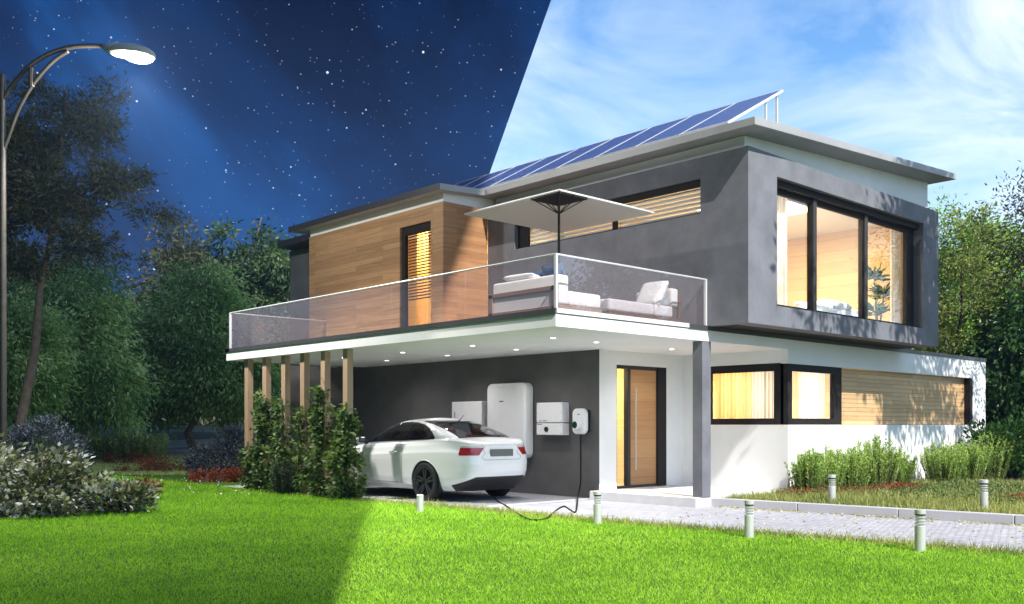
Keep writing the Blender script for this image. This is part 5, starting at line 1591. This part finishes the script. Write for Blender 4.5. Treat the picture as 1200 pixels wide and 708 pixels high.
    for k, (px, Y, top, rad, mt, lab) in enumerate(specs):
        rg = np.random.default_rng(300 + k)
        el = [(0, 0, top * 0.45, rad, rad, top * 0.40)]
        for j in range(5):
            a_, q = rg.random() * 6.28, rad * (0.45 + 0.35 * rg.random())
            el.append((math.cos(a_) * q, math.sin(a_) * q, top * (0.30 + 0.50 * rg.random()), rad * 0.5, rad * 0.5, top * 0.17))
        el.append((rg.normal() * 0.4, rg.normal() * 0.4, top * 0.84, rad * 0.36, rad * 0.36, top * 0.15))
        for j in range(7):
            a_, q = rg.random() * 6.28, rad * (0.5 + 0.55 * rg.random())
            el.append((math.cos(a_) * q, math.sin(a_) * q, top * (0.45 + 0.5 * rg.random()), rad * 0.20, rad * 0.20, top * 0.09))
        tree('background_tree', lab, 'tree', gp(px, Y), el, 330, 75, 0.72, (0.36, 0.125), mt, 'bark', 0.22, 0.5, 310 + k, BG, limbs=16)
    # trees on the right
    RG = 'trees behind the right end of the house'
    tree('bright_tree', 'sunlit light green tree rising behind the right end of the house', 'tree', gp(1150, 33.0),
         [(0, 0, 4.8, 2.3, 2.3, 3.2), (0.9, -0.8, 6.5, 1.4, 1.4, 1.7), (-0.7, 0.6, 7.6, 1.1, 1.1, 1.5), (1.4, -1.2, 4.0, 1.6, 1.6, 2.0)], 260, 150, 0.62, (0.16, 0.062), 'leaf_bright', 'bark', 0.16, 0.3, 401, RG)
    tree('brownish_tree', 'loose brownish green tree close to the end wall of the upper storey', 'tree', gp(1118, 28.0),
         [(0, 0, 4.6, 1.4, 1.4, 2.4), (0.3, -0.3, 6.6, 0.9, 0.9, 1.0), (-0.2, 0.2, 3.2, 1.2, 1.2, 1.2)], 150, 110, 0.5, (0.12, 0.05), 'leaf_brown', 'bark', 0.12, 0.2, 402, RG, limbs=40)
    tree('laurel_tree', 'dark large leaved tree beside the white end wall', 'tree', gp(1182, 27.0),
         [(0, 0, 2.6, 1.3, 1.3, 1.6), (0.3, -0.2, 4.0, 1.0, 1.0, 1.0), (-0.2, 0.2, 1.4, 1.2, 1.2, 1.1)], 120, 120, 0.5, (0.24, 0.085), 'leaf_laurel', 'bark', 0.12, 0.75, 403, RG)
    tree('bright_tree', 'light green tree at the right edge behind the dark large leaved one', 'tree', gp(1225, 34.0),
         [(0, 0, 4.2, 2.4, 2.4, 2.6), (-1.2, 1.0, 3.2, 1.7, 1.7, 2.0)], 190, 140, 0.65, (0.17, 0.065), 'leaf_bright', 'bark', 0.16, 0.35, 404, RG)
    tree('background_tree', 'dark tree filling the gap low behind the white wing', 'tree', gp(1120, 42.0),
         [(0, 0, 3.2, 3.4, 3.4, 3.2)], 150, 110, 0.9, (0.32, 0.13), 'leaf_dark', 'bark', 0.2, 0.4, 405, RG)
    mound('dark_shrub', 'dark glossy shrub with pale tips right of the white wall', 'shrub', gp(1186, 22.0, 0.13),
          [(0, 0, 0.6, 0.8, 0.8, 0.6), (-0.35, 0.3, 0.85, 0.5, 0.5, 0.5), (0.5, -0.5, 0.8, 0.6, 0.6, 0.6)], 5200, (0.13, 0.05), 'leaf_laurel', 406, cl=70)
    # garden trees out of frame to the right: their twigs reach in, their shade dapples the walls, the glass mirrors them
    tree('overhanging_tree', 'tree whose dark twigs reach into the sky at the top right', 'tree', gp(1268, 22.0),
         [(0, 0, 5.6, 1.9, 1.9, 1.7), (-1.15, 1.05, 5.9, 0.75, 0.75, 0.75), (-1.3, 1.2, 4.7, 0.5, 0.5, 0.5), (0.3, 0, 7.2, 1.3, 1.3, 1.0)], 150, 80, 0.42, (0.115, 0.04), 'leaf_olive', 'bark', 0.14, 0.2, 407, None, limbs=60, shell=0.2)
    tree('garden_tree', 'tall sparse garden tree on the right whose shade dapples the house', 'tree', (6.8, -10.2, 0.13),
         [(0.2, 0, 14.4, 1.7, 1.2, 1.5), (1.4, 0, 13.1, 2.4, 1.2, 0.9), (3.2, 0, 12.7, 1.4, 1.2, 0.6), (-3.2, 0, 13.2, 1.4, 1.0, 0.5), (0, 0, 16.0, 1.2, 1.0, 0.8)], 125, 60, 0.42, (0.20, 0.09), 'leaf_bright', 'bark', 0.18, 0.2, 408, 'garden trees out to the right', limbs=60, shell=0.1, fork=0.55)
    tree('garden_tree', 'round garden tree on the right mirrored in the balcony glass', 'tree', (13.5, -11.0, 0.13),
         [(0, 0, 4.6, 2.2, 2.2, 1.9), (0.8, 0.5, 6.2, 1.4, 1.4, 1.2), (-1.0, 0.3, 3.6, 1.3, 1.3, 1.0)], 130, 110, 0.55, (0.16, 0.07), 'leaf_dark', 'bark', 0.16, 0.2, 409, 'garden trees out to the right', limbs=40, shell=0.2)

# ---------------------------------------------------------------- things seen through the windows
def curtain(label, p0, p1, z0, z1, folds, mat, amp=0.035, group=None):
    p0, p1 = Vector(p0), Vector(p1)
    d = p1 - p0
    nrm = Vector((-d.y, d.x, 0)).normalized()
    n = folds * 10
    vs = []
    for z in (z0, z1):
        for k in range(n + 1):
            q = k / n
            p = p0 + d * q + nrm * amp * math.sin(2 * math.pi * folds * q) * (1 + 0.3 * math.sin(q * 17))
            vs.append((p.x, p.y, z))
    o = MB().add(vs, [(k, k + 1, n + 2 + k, n + 1 + k) for k in range(n)]).build('curtain', mat, None, smooth='all')
    off = Vector(((p0.x + p1.x) / 2, (p0.y + p1.y) / 2, z0))
    for v in o.data.vertices: v.co -= off
    o.location = off
    return tag(o, label, 'curtain', group)
RZ0, RZ1 = BZ0 + 0.12, BZ1 - 0.16
curtain('white sheer curtain at the left of the large upper window', (4.66, YB + 0.42, 0), (5.32, YB + 0.42, 0), RZ0, RZ1, 7, 'curtain_cloth')
curtain('white curtain at the right of the large upper window', (9.25, YB + 0.42, 0), (10.05, YB + 0.42, 0), RZ0, RZ1, 9, 'curtain_cloth')
curtain('gold curtain at the left of the lower corner window', (XW + 0.28, 1.75, 0), (XW + 0.28, 0.95, 0), 0.1, ZS - 0.05, 9, 'curtain_gold')
curtain('white curtain behind the left pane of the lower corner window', (XW + 0.28, 0.94, 0), (XW + 0.28, 0.30, 0), 0.1, ZS - 0.05, 8, 'curtain_cloth')
curtain('gold and white curtain behind the corner of the lower window', (6.35, 0.30, 0), (6.85, 0.30, 0), 0.1, ZS - 0.05, 5, 'curtain_gold')
curtain('white curtain behind the right pane of the lower corner window', (6.86, 0.30, 0), (7.80, 0.30, 0), 0.1, ZS - 0.05, 10, 'curtain_cloth')
curtain('brown curtain behind the left half of the balcony door', (WX + 0.42, 6.80, 0), (WX + 0.42, 6.42, 0), 2.95, 5.6, 5, 'curtain_gold')
rs = thing('indoor_sofa', 'pale sofa seen through the large upper window', 'sofa', (7.2, 0.3, RZ0))
bx('seat', 'upholstery', rs, 6.1, 8.3, -0.02, 0.75, RZ0 + 0.10, RZ0 + 0.34, bevel=0.05, seg=4)
bx('backrest', 'upholstery', rs, 6.1, 8.3, -0.22, -0.03, RZ0 + 0.10, RZ0 + 0.50, bevel=0.05, seg=4)
for x in (6.2, 8.2):
    bx('leg', 'wood_frame_dark', rs, x - 0.03, x + 0.03, 0.0, 0.06, RZ0, RZ0 + 0.10)
cushion('cushion', (7.55, -0.05, RZ0 + 0.55), 0.36, 0.22, 0.10, 'upholstery_grey', 'grey cushion on the sofa inside the upper window', R_(16), 0, 0)
dp = thing('dracaena', 'spiky leaved house plant in a pot inside the upper window', 'house plant', (9.55, 0.05, RZ0))
MB().lathe([(0.14, 0.0), (0.19, 0.30), (0.20, 0.32), (0.175, 0.32), (0.16, 0.28), (0.0, 0.27)], (9.55, 0.05, RZ0), 24).build('pot', 'terracotta', dp, smooth=True)
st2 = MB()
rng = np.random.default_rng(5)
PP, DD = [], []
for (ox, oy, hh) in ((-0.04, 0.02, 0.62), (0.06, -0.03, 0.98), (0.0, 0.05, 1.38)):
    st2.tube([(9.55 + ox * 0.3, 0.05 + oy * 0.3, RZ0 + 0.25), (9.55 + ox * 2, 0.05 + oy * 2, RZ0 + hh)], [0.022, 0.016], 8)
    for k in range(46):
        a_ = rng.random() * 6.283
        PP.append((9.55 + ox * 2, 0.05 + oy * 2, RZ0 + hh - 0.10 + 0.14 * rng.random()))
        DD.append((math.cos(a_), math.sin(a_), -0.1 + 1.0 * rng.random()))
st2.build('stem', 'bark_pale', dp, smooth='all')
leaves('foliage', np.array(PP), np.array(DD), 0.36, 0.05, 'leaf_house', dp, None, 6, bend=0.12)

# ---------------------------------------------------------------- the night air round the lamp
HAZE = 0.0008
if HAZE:
    hz = MB().box(-110, 110, -60, 130, -1.0, 30.0)
    t, m = newmat('haze_air')
    vol = t.n('ShaderNodeVolumePrincipled', {'Color': (0.42, 0.62, 1.0, 1), 'Density': HAZE, 'Anisotropy': 0.65})
    t.out(vol.outputs[0], sock='Volume')
    ho = hz.build('haze', 'haze_air')
    tag(ho, 'thin bluish night haze hanging over the garden', 'haze', kind='stuff')
